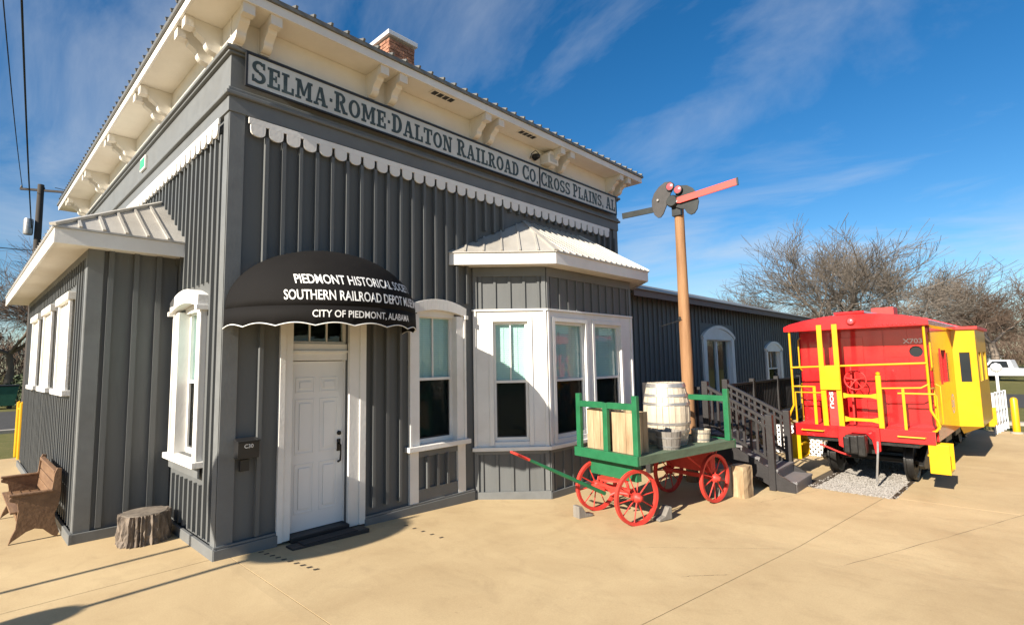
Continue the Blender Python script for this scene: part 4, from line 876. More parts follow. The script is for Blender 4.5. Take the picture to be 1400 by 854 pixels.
plate('signal_arm', [(-1.19, 5.19), (-.44, 5.17), (-.44, 5.05), (-1.18, 5.065)], SEMK, -.155, -.13)
plate('arm_edge', [(1.19, 5.318), (1.22, 5.321), (1.226, 5.182), (1.196, 5.18)], SEMK, -.218, -.189, 0)
for a, b in ((-.06, 5.47), (.10, 5.37)):
    q = MB().lathe([(.085, -.03), (.085, .0), (.06, .012)], 20, (-.20, -a, b+.15), 'x').build('lens_ring', SEMK, sm, smooth=True)
    MB().lathe([(0, -.035), (.04, -.032), (.068, -.02), (.07, -.005)], 20, (-.21, -a, b+.15), 'x').build('lens', LENS, q, smooth=True)
mb = MB().lathe([(0, -.06), (.10, -.06), (.12, -.03), (.12, .08), (0, .08)], 20, (-.17, .04, 5.33), 'x'); mb.build('hub', SEMK, sm, smooth=True)
mb = MB(); 
for a, b in ((-.33, 5.26), (-.05, 5.20), (.06, 5.15)): mb.lathe([(0, -.03), (.022, -.03), (.03, 0)], 10, (-.195, -a, b+.15), 'x')
each(mb, 'bolt', HOOP, sm); MB().box(-.13, -.05, -.09, .09, 5.05, 5.42).build('mounting_bracket', SEMK, sm)

# ------------------------------------------------------------------ porch and stair
po = thing('porch_stair', 'dark painted timber porch with steps and baluster railings at the rear wing', 'porch')
GZ = -.15; PZ = .73
for i in range(5):
    z1 = GZ+.176*(i+1); y0 = -3.88+.29*i; z0 = GZ if i == 0 else GZ+.176*i-.03
    MB().box(7.68, 8.62, y0, y0+.29+.02, z1-.04, z1).build('tread', STEPP, po, bevel=.005); MB().box(7.69, 8.61, y0+.015, y0+.035, z0, z1-.041).build('riser', STEPP, po)
for xx in (7.66, 8.62): MB().prism([(-3.86, GZ), (-3.60, GZ), (-2.40, .45), (-2.40, PZ-.01), (-2.55, PZ-.01), (-3.86, GZ+.14)], lambda a, b, d_: (d_, a, b), xx-.02, xx+.02).build('stringer', PORCH, po)
for xx in (7.66, 8.64):
    MB().box(xx-.055, xx+.055, -3.56, -3.45, GZ, 1.13).build('newel_post', PORCH, po, bevel=.008); MB().box(xx-.055, xx+.055, -2.45, -2.34, PZ, 1.70).build('newel_post', PORCH, po, bevel=.008)
    p, q_ = Vector((xx, -3.47, 1.05)), Vector((xx, -2.42, 1.60)); MB().beam(p, q_, .07, .05).build('hand_rail', PORCH, po); MB().beam(p-Vector((0, 0, .68)), q_-Vector((0, 0, .68)), .05, .045).build('bottom_rail', PORCH, po)
    MB().beam(p-Vector((0, 0, .13)), q_-Vector((0, 0, .13)), .045, .04).build('sub_rail', PORCH, po)
    bm_ = MB().box(-.019, .019, -.019, .019, 0, .66).mesh('baluster', PORCH)
    for i in range(9): t = (i+.6)/9.4; b = p.lerp(q_, t)-Vector((0, 0, .67)); inst(bm_, 'baluster', po, b)
npk = 16
for i in range(npk): MB().box(7.62, 15.9, -2.42+1.30*i/npk+.003, -2.42+1.30*(i+1)/npk-.003, PZ-.035, PZ).build('deck_board', PORCH, po)
MB().box(8.6, 15.9, -1.115, -.06, PZ-.035, PZ-.001).build('deck_board', PORCH, po)
MB().box(7.62, 15.9, -2.40, -2.36, PZ-.25, PZ-.036).build('rim_joist', PORCH, po); MB().box(7.62, 7.66, -2.355, -1.1, PZ-.25, PZ-.036).build('rim_joist', PORCH, po)
for xx in (7.72, 10.0, 12.0, 14.0, 15.8): MB().box(xx-.05, xx+.05, -2.35, -2.25, GZ, PZ-.036).build('pier', PORCH, po)
for xx in (10.3, 12.0, 13.9, 15.8): MB().box(xx-.05, xx+.05, -2.40, -2.30, PZ, 1.66).build('newel_post', PORCH, po)
MB().box(8.70, 15.8, -2.385, -2.315, 1.54, 1.59).build('hand_rail', PORCH, po); MB().box(8.70, 15.8, -2.375, -2.325, PZ+.08, PZ+.12).build('bottom_rail', PORCH, po)
bm_ = MB().box(-.019, .019, -.019, .019, PZ+.1, 1.55).mesh('baluster', PORCH)
for i in range(62): inst(bm_, 'baluster', po, (8.8+.112*i, -2.35, 0))
MB().box(7.63, 7.67, -2.30, -1.15, 1.54, 1.59).build('hand_rail', PORCH, po)
for i in range(9): inst(bm_, 'baluster', po, (7.65, -2.22+.12*i, 0))
MB().box(7.60, 7.70, -1.2, -1.1, GZ, 1.66).build('newel_post', PORCH, po)
# white lattice
lt = thing('lattice_screen', 'white diagonal lattice screen beside the porch behind the caboose coupler', 'lattice', (11.6, -3.0, GZ))
sl = 0
for sgn in (-1, 1):
    for i in range(-6, 14):
        pts = []; y0 = -.75+i*.11
        # clip diagonal line to the panel  y in [-.7,.7], z in [0,.6]
        a = (y0, 0.0) if sgn > 0 else (y0, .62); L = .62; b = (y0+L, .62) if sgn > 0 else (y0+L, 0)
        t0, t1 = 0, 1
        if a[0] < -.7: t0 = (-.7-a[0])/L
        if b[0] > .7: t1 = (.7-a[0])/L
        if t1-t0 < .05: continue
        A_ = (a[0]+L*t0, a[1]+(b[1]-a[1])*t0); B_ = (a[0]+L*t1, a[1]+(b[1]-a[1])*t1)
        MB().beam((.006*sgn, A_[0], A_[1]), (.006*sgn, B_[0], B_[1]), .010, .034, (0, 0, 1)).build('lath', VINYL, lt)
for bxx in ((-.02, .02, -.74, -.70, 0, .66), (-.02, .02, .70, .74, 0, .66), (-.02, .02, -.70, .70, .62, .66)): MB().box(*bxx).build('frame_rail', VINYL, lt)

# ------------------------------------------------------------------ caboose
CA = math.radians(-3.0)
cb_ = thing('caboose', 'bright red railroad caboose with yellow railings and a yellow side bay', 'caboose', (9.0, -4.57, GZ), CA)
HWc = 1.05; LC = 8.5; B0, B1 = .58, 7.92; ZF, ZR = .98, 2.80
END = Fr((B0, HWc, 0), (0, -1, 0), (-1, 0, 0))          # u from left to right as seen from the end
def ux(y): return HWc-y
# underframe
MB().box(.05, LC-.05, -.85, .85, .72, .86).build('underframe', IRON, cb_); MB().box(.3, LC-.3, -.2, .2, .52, .72).build('centre_sill', IRON, cb_)
for xx in (3.2, 4.6): MB().box(xx, xx+.8, -.8, .8, .42, .70).build('equipment_box', IRON, cb_, bevel=.02)
MB().tube([(3.0, .35, .5), (4.2, .35, .5)], .16, 14).build('air_tank', IRON, cb_, smooth=True)
# body end walls and sides in panels
ew = wall(MB(), END, 0, 2*HWc, .86, ZR, [(ux(-.73), ux(-.95), 2.23, 2.43)], -.05, 0).build('end_wall', RED, cb_)
for (y0, y1) in ((1.03, .50), (.30, -.36), (-.38, -1.03)):
    for (z0, z1) in ((.90, 1.42), (1.44, 1.78), (1.80, 2.74)):
        ops = [(ux(-.73), ux(-.95), 2.23, 2.43)] if y0 < 0 and z1 > 2 else []
        wall(MB(), END, ux(y0), ux(y1), z0, z1, ops, .001, .012).build('end_panel', RED, ew, bevel=.003)
MB().fbox(END, ux(.50)+.01, ux(.30)-.01, .90, 2.72, .001, .006).build('end_panel', REDD, ew)
dr = MB().fbox(END, ux(.48), ux(-.05)+.0, .92, 2.62, .013, .03).build('end_door', RED, cb_, bevel=.004)
# round window
mb = MB(); n = 28; R_ = .115; yc, zc = -.84, 2.33
for k in range(n):
    a0, a1 = 2*math.pi*k/n, 2*math.pi*(k+1)/n
    def sq(a):
        c_, s_ = math.cos(a), math.sin(a); m_ = max(abs(c_), abs(s_)); return (c_/m_*.125, s_/m_*.115)
    p0, p1 = sq(a0), sq(a1); q0, q1 = (R_*.86*math.cos(a0), R_*.86*math.sin(a0)), (R_*.86*math.cos(a1), R_*.86*math.sin(a1))
    def PP(q, d_): return (B0-d_, yc+q[0], zc+q[1])
    mb.add([PP(p0, .013), PP(p1, .013), PP(q1, .013), PP(q0, .013), PP(q1, -.04), PP(q0, -.04)], [(0, 1, 2, 3), (3, 2, 4, 5)])
rw = mb.build('round_window', RED, cb_); MB().lathe([(R_, 0), (0, .001)], 28, (B0+.03, yc, zc), 'x').build('pane', GLS, rw)
text_obj('road_number', 'X703', LETW, cb_, lambda a, b: (B0-.0135, -.66-a, 2.475+b), .28, .085, .02)
for s_ in (-1, 1):
    SD = Fr((B0, s_*HWc, 0), (1, 0, 0), (0, s_, 0)); ops = [(.9, 1.45, 1.75, 2.35), (5.9, 6.45, 1.75, 2.35), (2.55, 4.75, .86, 2.78)]
    sw_ = wall(MB(), SD, 0, B1-B0, .78, ZR, ops, -.05, 0).build('side_wall', RED, cb_)
    for o_ in ops[:2]:
        w_ = MB(); w_.fbox(SD, o_[0]-.03, o_[1]+.03, o_[2]-.03, o_[2], 0, .015); w_.fbox(SD, o_[0]-.03, o_[1]+.03, o_[3], o_[3]+.03, 0, .015); w_.fbox(SD, o_[0]-.03, o_[0], o_[2], o_[3], 0, .015); w_.fbox(SD, o_[1], o_[1]+.03, o_[2], o_[3], 0, .015)
        w_ = w_.build('side_window', RED, cb_); MB().fbox(SD, o_[0], o_[1], o_[2], o_[3], -.03, -.025).build('pane', GLS, w_)
    # bay: angled front and rear faces
    u0, u1, pr = 2.55, 4.75, .36; a0, a1 = u0+.12, u1-.12
    def bq(u, n_, v): return SD.P(u, v, n_)
    ba = MB(); th = .03
    prof = [(u0, 0), (a0, pr), (a1, pr), (u1, 0)]
    bayw = bpy.data.objects.new('side_bay', None)
    fb = MB()
    F1 = Fr(bq(u0, 0, 0), bq(a0, pr, 0)-bq(u0, 0, 0), bq(u0, 1, 0)-bq(u0+1, 1, 0)); L1 = (bq(a0, pr, 0)-bq(u0, 0, 0)).length; F1.n = Vector((-F1.u.y, F1.u.x, 0)); F1.n = F1.n if F1.n.x < 0 else -F1.n
    F2 = Fr(bq(u1, 0, 0), bq(a1, pr, 0)-bq(u1, 0, 0), (1, 0, 0)); F2.n = Vector((-F2.u.y, F2.u.x, 0)); F2.n = F2.n if F2.n.x > 0 else -F2.n
    wo = (.10, .27, 1.70, 2.30)
    bay_ = wall(fb, F1, 0, L1, .86, ZR-.03, [wo], -.03, 0); wall(fb, F2, 0, L1, .86, ZR-.03, [wo], -.03, 0)
    F3 = Fr(bq(a0, pr, 0), (1, 0, 0), (0, s_, 0)); wo3 = [(.25, .80, 1.70, 2.30), (1.15, 1.70, 1.70, 2.30)]
    wall(fb, F3, 0, a1-a0, .86, ZR-.03, wo3, -.03, 0)
    by = fb.build('side_bay', YEL, cb_)
    MB().prism([(p[0], p[1]) for p in prof], lambda a, b, d_: SD.P(a, d_, b), .80, .859).build('bay_floor', YEL, by)
    MB().add([SD.P(u0, .80, 0), SD.P(a0, .80, pr), SD.P(a1, .80, pr), SD.P(u1, .80, 0), SD.P(u0+.3, .62, .02), SD.P(u1-.3, .62, .02)], [(0, 1, 2, 3), (1, 4, 5, 2), (0, 4, 1), (2, 5, 3)]).build('bay_skirt', YEL, by)
    MB().prism([(u0-.05, -.01), (a0-.04, pr+.05), (a1+.04, pr+.05), (u1+.05, -.01)], lambda a, b, d_: SD.P(a, d_, b), ZR-.029, ZR+.03).build('bay_roof', REDD, by)
    for F_, o_ in [(F1, wo), (F2, wo)]+[(F3, q) for q in wo3]: MB().fbox(F_, o_[0], o_[1], o_[2], o_[3], -.026, -.022).build('pane', GLS, by)
    # emblem on the side
    mb = MB(); cu, cv = 1.95, 1.30
    for k in range(24):
        aa, ab = 2*math.pi*k/24, 2*math.pi*(k+1)/24; mb.add([SD.P(cu+.19*math.cos(aa), cv+.19*math.sin(aa), .002), SD.P(cu+.19*math.cos(ab), cv+.19*math.sin(ab), .002), SD.P(cu+.155*math.cos(ab), cv+.155*math.sin(ab), .002), SD.P(cu+.155*math.cos(aa), cv+.155*math.sin(aa), .002)], [(0, 1, 2, 3)])
    o = mb.build('emblem', LETW, sw_); text_obj('emblem_letters', 'SR', LETW, o, lambda a, b: SD.P(cu-.10+a if s_ < 0 else cu+.10-a, cv-.07+b, .0025), .20, .14, .02)
    # grab rails along the body corners
    for uu in (.12, B1-B0-.12): MB().tube([SD.P(uu, 1.05, .0), SD.P(uu, 1.08, .06), SD.P(uu, 1.72, .06), SD.P(uu, 1.75, 0)], .014, 8).build('side_grab', YEL, cb_, smooth=True)
MB().box(B1-.05, B1, -HWc+.051, HWc-.051, .86, ZR).build('far_end_wall', RED, cb_)
# roof
prof = [(-1.13, 2.76), (-1.13, 2.85), (-1.02, 2.90), (-.75, 2.96), (-.4, 3.01), (0, 3.03), (.4, 3.01), (.75, 2.96), (1.02, 2.90), (1.13, 2.85), (1.13, 2.76)]
rf = MB().prism(prof, lambda a, b, d_: (d_, a, b), -.04, LC+.04).build('roof', RED, cb_, bevel=.01)
MB().box(-.035, LC+.03, -.24, .24, 3.03, 3.075).build('roof_walk', RED, rf, bevel=.01)
for xx in [.6+.9*k for k in range(9)]: MB().prism([(a, b+.012) for a, b in prof[1:-1]]+[(1.1, 2.86), (-1.1, 2.86)], lambda a, b, d_: (d_, a, b), xx-.02, xx+.02).build('roof_batten', RED, rf)
MB().box(2.6, 3.0, -.2, .2, 3.076, 3.3).build('roof_vent', REDD, rf); MB().lathe([(.08, 3.0), (.08, 3.45), (.11, 3.45), (.11, 3.5), (0, 3.5)], 14, (5.6, .5, 0)).build('stove_pipe', IRON, rf)
q = MB().lathe([(.0, -.05), (.05, -.05), (.07, -.03), (.075, 0)], 18, (-.042, -.03, 2.895), 'x').build('marker_lamp', REDD, cb_, smooth=True); MB().lathe([(0, -.062), (.03, -.06), (.045, -.051)], 16, (-.042, -.03, 2.895), 'x').build('lens', LENS, q, smooth=True)
for i in range(14): MB().lathe([(0, -.01), (.014, -.008), (.018, 0)], 8, (-.041, -.95+.07*i*(.9), 2.80), 'x').build('rivet', RED, rf) if i < 12 else None
# platforms and end beams at both ends
def end_set(flip):
    e_ = (lambda x: x) if not flip else (lambda x: LC-x)
    def bxe(x0, x1, *r_): a, b = sorted((e_(x0), e_(x1))); return MB().box(a, b, *r_)
    bxe(.051, .58, -1.05, 1.05, .98, 1.005).build('platform_deck', REDD, cb_)
    bm2 = bxe(.0, .05, -1.08, -.32, .79, 1.01).build('end_beam', RED, cb_, bevel=.006); bxe(.0, .05, .32, 1.08, .79, 1.01).build('end_beam', RED, cb_, bevel=.006); 
    mb = MB(); x0, x1 = sorted((e_(-.02), e_(.05))); mb.prism([(-.319, 1.01), (.319, 1.01), (.319, .66), (.24, .62), (.20, .80), (.10, .90), (-.12, .90), (-.2, .80), (-.24, .56), (-.319, .62)], lambda a, b, d_: (d_, a, b), x0, x1); mb.build('end_beam', RED, cb_, bevel=.006)
    for ya, yb in ((-.95, -.58), (.55, .92)): MB().tube([(e_(0), ya, .90), (e_(-.05), ya, .90), (e_(-.05), yb, .90), (e_(0), yb, .90)], .013, 8).build('grab_bar', YEL, cb_, smooth=True)
    # coupler
    mb = MB(); a, b = sorted((e_(-.34), e_(-.10))); mb.box(a, b, -.16, .14, .58, .90); a, b = sorted((e_(-.10), e_(.5))); mb.box(a, b, -.09, .09, .66, .82); a, b = sorted((e_(-.42), e_(-.30))); mb.box(a, b, -.18, -.06, .56, .92); mb.box(a, b, .05, .15, .60, .88); mb.build('coupler', IRON, cb_, bevel=.025)
    MB().tube([(e_(-.02), -.28, .78), (e_(-.10), -.29, .65), (e_(-.12), -.27, .4), (e_(-.1), -.24, .12)], .018, 8).build('brake_hose', HOOP, cb_, smooth=True)
    MB().tube([(e_(-.05), .62, .66), (e_(-.12), .3, .56), (e_(-.2), .1, .52)], .016, 8).build('uncoupling_lever', REDD, cb_, smooth=True)
    # ladder with plate
    lad = MB(); 
    for yy in (.50, .245): MB().beam((e_(.0), yy, 1.0), (e_(-.045), yy, 1.9), .085, .022, (1, 0, 0)).build('ladder_stile', YEL, cb_); MB().beam((e_(-.045), yy, 1.9), (e_(-.045), yy, 2.86), .085, .022, (1, 0, 0)).build('ladder_stile', YEL, cb_)
    a, b = sorted((e_(-.07), e_(-.055))); MB().box(a, b, .21, .54, 1.66, 2.09).build('ladder_plate', YEL, cb_, bevel=.004)
    a, b = sorted((e_(.02), e_(.035))); pz = MB().box(a, b, .29, .44, 1.01, 1.64).build('side_board', REDD, cb_)
    if not flip: text_obj('board_letters', 'SOU', LETW, pz, lambda a, b: (.018, .35+.07-b, 1.62-a), .30, .06, .02)
    # posts, rails
    for s_ in (-1, 1):
        yy = 1.05*s_; MB().tube([(e_(.03), yy, 2.77), (e_(.03), yy, 1.55), (e_(.03), yy*1.0, 1.35), (e_(.03), yy+.07*s_, 1.2), (e_(.03), yy+.10*s_, 1.10), (e_(.03), yy+.05*s_, 1.02), (e_(.03), yy-.0*s_, 1.0)], .020, 8).build('corner_post', YEL, cb_, smooth=True)
        MB().tube([(e_(.5), yy, 1.02), (e_(.5), yy, 1.65), (e_(.45), yy, 1.7), (e_(.05), yy, 1.7)], .015, 8).build('side_rail', YEL, cb_, smooth=True); MB().tube([(e_(.56), yy*.98, 2.0), (e_(.50), yy, 2.05), (e_(.50), yy, 2.6), (e_(.56), yy*.98, 2.65)], .014, 8).build('grab_bar', YEL, cb_, smooth=True)
    MB().tube([(e_(.0), 1.05, 2.07), (e_(.0), -1.05, 2.13)], .018, 8).build('cross_rail', YEL, cb_, smooth=True)
    MB().box(*sorted((e_(-.02), e_(.03))), -.40, -.32, 1.012, 1.92).build('gate_post', YEL, cb_, bevel=.008); MB().lathe([(0, 1.99), (.035, 1.97), (.03, 1.93), (.02, 1.92)], 10, (e_(.005), -.36, 0)).build('gate_knob', YEL, cb_)
    for z in (1.56, 1.14):
        mb = MB(); mb.box(*sorted((e_(-.01), e_(.015))), -.22, .10, z-.025, z+.025); mb.prism([(-.319, z-.05), (-.22, z-.025), (-.22, z+.025), (-.319, z+.05)], lambda a, b, d_: (d_, a, b), *sorted((e_(-.01), e_(.015)))); mb.prism([(.10, z-.025), (.19, z-.05), (.19, z+.05), (.10, z+.025)], lambda a, b, d_: (d_, a, b), *sorted((e_(-.01), e_(.015)))); mb.build('gate_bar', YEL, cb_)
    MB().tube([(e_(.0), -.36, 1.70), (e_(.0), -.95, 1.72), (e_(.02), -1.05, 1.78)], .014, 8).build('gate_rail', YEL, cb_, smooth=True); MB().tube([(e_(.02), -.62, 1.62), (e_(.02), -1.12, 1.62), (e_(.03), -1.14, 1.58), (e_(.03), -1.14, 1.05)], .015, 8).build('gate_rail', YEL, cb_, smooth=True); MB().box(*sorted((e_(-.005), e_(.01))), -.72, -.68, 1.012, 1.70).build('gate_strut', YEL, cb_)
    MB().tube([(e_(.0), .55, 1.60), (e_(.0), 1.0, 1.60), (e_(.0), 1.0, 1.05)], .015, 8).build('gate_rail', YEL, cb_, smooth=True); MB().box(*sorted((e_(-.005), e_(.01))), .64, .69, 1.012, 1.72).build('gate_strut', YEL, cb_); MB().tube([(e_(.0), .66, 1.71), (e_(.02), 1.05, 1.71)], .014, 8).build('gate_rail', YEL, cb_, smooth=True)
    # brake wheel
    bw = MB(); n = 28; pts = [(e_(.22), .04+.17*math.cos(2*math.pi*k/n), 1.83+.17*math.sin(2*math.pi*k/n)) for k in range(n+1)]; bw.tube(pts, .013, 6)
    for k in range(5): a = 2*math.pi*k/5+.3; bw.tube([(e_(.24), .04, 1.83), (e_(.22), .04+.165*math.cos(a), 1.83+.165*math.sin(a))], .010, 6)
    bw.tube([(e_(.22), .04, 1.83), (e_(.56), .04, 1.83)], .02, 8); bw.build('brake_wheel', REDD, cb_)
    MB().tube([(e_(.30), .12, 1.01), (e_(.30), .12, 2.1)], .018, 8).build('brake_staff', REDD, cb_)
    # corner steps
    for s_ in (-1, 1):
        ya, yb = sorted((.97*s_, 1.24*s_)); f_ = bxe(.02, .04, ya, yb, .33, .80).build('corner_step', YEL, cb_, bevel=.004)
        bxe(.041, .50, *sorted((.99*s_, 1.22*s_)), .33, .36).build('step_tread', YEL, f_); bxe(.041, .50, *sorted((.95*s_, 1.12*s_)), .60, .63).build('step_tread', YEL, f_); bxe(.48, .50, ya, yb, .361, .78).build('step_side', YEL, f_)
end_set(False); end_set(True)
# trucks
for tx in (1.45, 7.05):
    tk = MB().box(tx-.14, tx+.14, -.62, .62, .44, .66).build('truck', IRON, cb_, bevel=.02)
    for s_ in (-1, 1):
        MB().prism([(tx-.85, .34), (tx-.7, .46), (tx-.3, .60), (tx+.3, .60), (tx+.7, .46), (tx+.85, .34), (tx+.75, .27), (tx+.3, .22), (tx-.3, .22), (tx-.75, .27)], lambda a, b, d_: (a, d_, b), .72*s_, .80*s_).build('side_frame', IRON, tk, bevel=.01)
    for ax_ in (-.55, .55):
        MB().tube([(tx+ax_, -.78, .37), (tx+ax_, .78, .37)], .06, 12).build('axle', IRON, tk, smooth=True)
        for s_ in (-1, 1): MB().lathe([(0, -.02), (.12, -.02), (.14, -.05), (.28, -.045), (.30, -.06), (.345, -.06), (.345, .04), (.38, .045), (.38, .075), (.0, .075)], 36, (tx+ax_, .60*s_, .385), 'y', None).build('wheel', IRON, tk, smooth=True)
# rails and ballast
for s_ in (-1, 1):
    o = MB().box(-.75, 9.4, .575*s_-.03, .575*s_+.03, -.06, .008).build('track_rail', STEEL); o.location = (9.0, -4.57, GZ); o.rotation_euler = (0, 0, CA); tag(o, 'steel rail under the caboose wheels on the %s' % ('side facing the open pavement' if s_ < 0 else 'side facing the porch'), 'rail')
r = random.Random(9); mb = MB(); c_, s_ = math.cos(CA), math.sin(CA)
ico = [(0, 0, 1), (.9, 0, .3), (.28, .85, .3), (-.73, .53, .3), (-.73, -.53, .3), (.28, -.85, .3), (0, 0, -.6)]
icf = [(0, 1, 2), (0, 2, 3), (0, 3, 4), (0, 4, 5), (0, 5, 1), (6, 2, 1), (6, 3, 2), (6, 4, 3), (6, 5, 4), (6, 1, 5)]
V2, F2_ = [], []
for i in range(9000):
    lx = -.78+abs(r.gauss(0, 1.4)) if i % 3 else r.uniform(-.78, 9.2); ly = r.uniform(-.54, .54) if r.random() < .88 else r.uniform(-.62, .66)
    if lx > 9.2: continue
    sz = r.uniform(.010, .026); a = r.uniform(0, 6.28); ca, sa = math.cos(a)*sz, math.sin(a)*sz
    X, Y = 9.0+lx*c_-ly*s_, -4.57+lx*s_+ly*c_; Z = GZ-.008+r.uniform(0, .014); k = len(V2)
    zz_ = r.uniform(.5, .9)*sz
    for (x, y, z) in ico: V2.append((X+x*ca-y*sa, Y+x*sa+y*ca, Z+z*zz_))
    F2_ += [tuple(q+k for q in f) for f in icf]
me = bpy.data.meshes.new('gravel'); me.from_pydata(V2, [], F2_); me.materials.append(GRAV); o = bpy.data.objects.new('gravel', me); COL.objects.link(o); tag(o, 'pale grey gravel ballast between the caboose rails', 'gravel', kind='stuff')
o = MB().add([(9-.8*c_+.6*s_*0, -4.57-.56, GZ-.003), (18.3, -5.62, GZ-.003), (18.3, -4.5, GZ-.003), (9-.8, -4.57+.56, GZ-.003)], [(0, 1, 2, 3)]).build('ballast_bed', KERB); o['kind'] = 'structure'

# ------------------------------------------------------------------ right background: railing, bollard, lamp, car
rl = thing('white_railing', 'white metal ramp railing with upright posts beyond the caboose', 'railing', (18.2, -6.2, GZ), math.radians(-8))
for i in range(5): MB().box(-.03+.42*i, .03+.42*i, -.03, .03, 0, 1.15).build('post', VINYL, rl)
for z in (.30, .62, 1.12): MB().box(-.03, 1.75, -.02, .02, z-.022, z+.022).build('rail', VINYL, rl)
for i in range(4): MB().box(.04+.42*i, .34+.42*i, -.008, .008, .33, 1.08).build('infill_panel', VINYL, rl)
MB().beam((0, .05, .2), (1.6, .05, 1.1), .03, .05).build('brace', VINYL, rl)
bo = thing('yellow_bollard', 'yellow steel bollard standing beside the white ramp railing', 'bollard', (18.6, -6.62, GZ)); MB().lathe([(.085, 0), (.085, .95), (.06, 1.0), (0, 1.02)], 18).build('post', YEL, bo, smooth=True); MB().lathe([(.14, 0), (.14, .04), (.09, .05)], 18).build('base', KERB, bo)
gl = thing('globe_lamp', 'white globe lamp on a short post beyond the caboose', 'lamp', (27, -6.2, GZ)); MB().lathe([(.06, 0), (.05, 1.1), (.05, 1.5)], 12).build('post', VINYL, gl); MB().lathe([(0, 1.48), (.14, 1.55), (.2, 1.68), (.14, 1.82), (0, 1.88)], 18).build('globe', VINYL, gl, smooth=True)
cr_ = thing('parked_car', 'white parked pickup truck far off by the street beyond the caboose', 'truck', (58, -6.6, -.2), math.radians(80))
bd = MB().prism([(-2.6, .45), (-2.6, 1.0), (-.4, 1.05), (-.2, 1.75), (1.0, 1.75), (1.6, 1.12), (2.6, 1.0), (2.65, .45)], lambda a, b, d_: (a, d_, b), -.9, .9).build('body', CARW, cr_, bevel=.06)
for s_ in (-1, 1): MB().prism([(-.1, 1.12), (.0, 1.65), (.9, 1.65), (1.35, 1.12)], lambda a, b, d_: (a, d_, b), .905*s_, .915*s_).build('window', GLS, cr_)
for xx in (-1.6, 1.7):
    for s_ in (-1, 1): MB().lathe([(0, -.1), (.2, -.1), (.36, -.1), (.36, .1), (0, .1)], 20, (xx, .82*s_, .36), 'y').build('wheel', BLACK, cr_)
sd2 = thing('storage_shed', 'low grey shed with a white fascia beyond the street', 'shed', (72, -2.0, -.2)); MB().box(0, 6, -4, 4, 0, 2.0).build('wall', SIGNW, sd2); MB().prism([(-4.3, 1.95), (4.3, 1.95), (0, 2.7)], lambda a, b, d_: (d_, a, b), -.3, 6.3).build('roof', TUBW, sd2)

# ------------------------------------------------------------------ left background
yb = thing('yellow_guard_post', 'thin yellow guard posts at the far corner of the annex', 'guard post', (-.95, 11.2, 0))
for dx_, dy_ in ((0, 0), (-.02, .55)): MB().lathe([(.05, 0), (.05, 1.35), (0, 1.4)], 12, (dx_, dy_, 0)).build('post', YEL, yb)
MB().tube([(0, 0, 1.2), (-.02, .55, 1.2)], .03, 8).build('rail', YEL, yb)
dp = thing('dumpster', 'dark green metal dumpster across the street left of the depot', 'dumpster', (-.6, 37.5, -.02)); MB().prism([(-1.0, .15), (1.0, .15), (1.15, 1.3), (-1.15, 1.3)], lambda a, b, d_: (a, d_, b), -.7, .7).build('bin', DUMP, dp, bevel=.03); MB().box(-1.18, 1.18, -.75, .75, 1.30, 1.38).build('lid', BLACK, dp, bevel=.02)
for xx in (-.8, .8): MB().box(xx-.1, xx+.1, -.6, .6, 0, .15).build('skid', BLACK, dp)
up_ = thing('utility_pole', 'dark wooden utility pole with crossarm behind the depot roof', 'utility pole', (.66, 33.2, -.05)); MB().tube([(0, 0, 0), (0, 0, 12.9)], [.22, .15], 12).build('pole', UPOLE, up_, smooth=True)
MB().beam((-.83, .6, 12.62), (1.3, -.9, 12.5), .10, .12).build('crossarm', UPOLE, up_)
for t in (0.02, .45, .98): p = Vector((-.83, .6, 12.62)).lerp(Vector((1.3, -.9, 12.5)), t); MB().lathe([(.04, .05), (.06, .1), (.035, .2), (0, .22)], 10, tuple(p)).build('insulator', BLACK, up_)
MB().lathe([(.2, 9.9), (.22, 10.0), (.22, 10.7), (.2, 10.8), (0, 10.85)], 16, (-.42, 0, 0)).build('transformer', HOOP, up_, smooth=True)
def wire(name, p, q, sag, label, rad=.018):
    p, q = Vector(p), Vector(q); pts = [p.lerp(q, i/24)-Vector((0, 0, sag*4*(i/24)*(1-i/24))) for i in range(25)]
    tag(MB().tube(pts, rad, 6).build(name, WIREM, smooth=True), label, 'wire', 'overhead wires')
wire('overhead_wire', (-.1, 33.7, 12.7), (-3.4, -6, 14.6), 1.0, 'overhead wire running from the crossarm end over the side street')
wire('overhead_wire', (.4, 33.4, 10.2), (-3.05, -6, 15.5), .8, 'thick overhead cable running from the pole body over the side street', .03)
wire('overhead_wire', (.5, 33.4, 9.0), (-30, 40, 11), .4, 'low overhead wire leaving the utility pole across the street', .025)
wire('overhead_wire', (1.2, 32.4, 12.6), (26, 30, 12.4), .6, 'overhead wire running from the crossarm behind the depot roof')

# ------------------------------------------------------------------ round signs beside the street (their shadows fall across the pavement)
def round_sign(p, h, discs, label, bx_=None):
    t_ = thing('round_sign', label, 'sign', p); MB().tube([(0, 0, 0), (0, 0, h)], .035, 10).build('post', HOOP, t_)
    for z, r_ in discs: MB().lathe([(r_, -.01), (r_, .01), (0, .011)], 40, (-.05, 0, z), 'x').build('disc', SIGNR, t_)
    return t_
round_sign((-6.0, -.64, 0), 4.5, [(3.88, .56), (2.36, .22)], 'yellow round warning sign with a smaller disc below on a steel post')
round_sign((-6.0, .40, 0), 3.6, [], 'plain steel post standing beside the round warning sign')

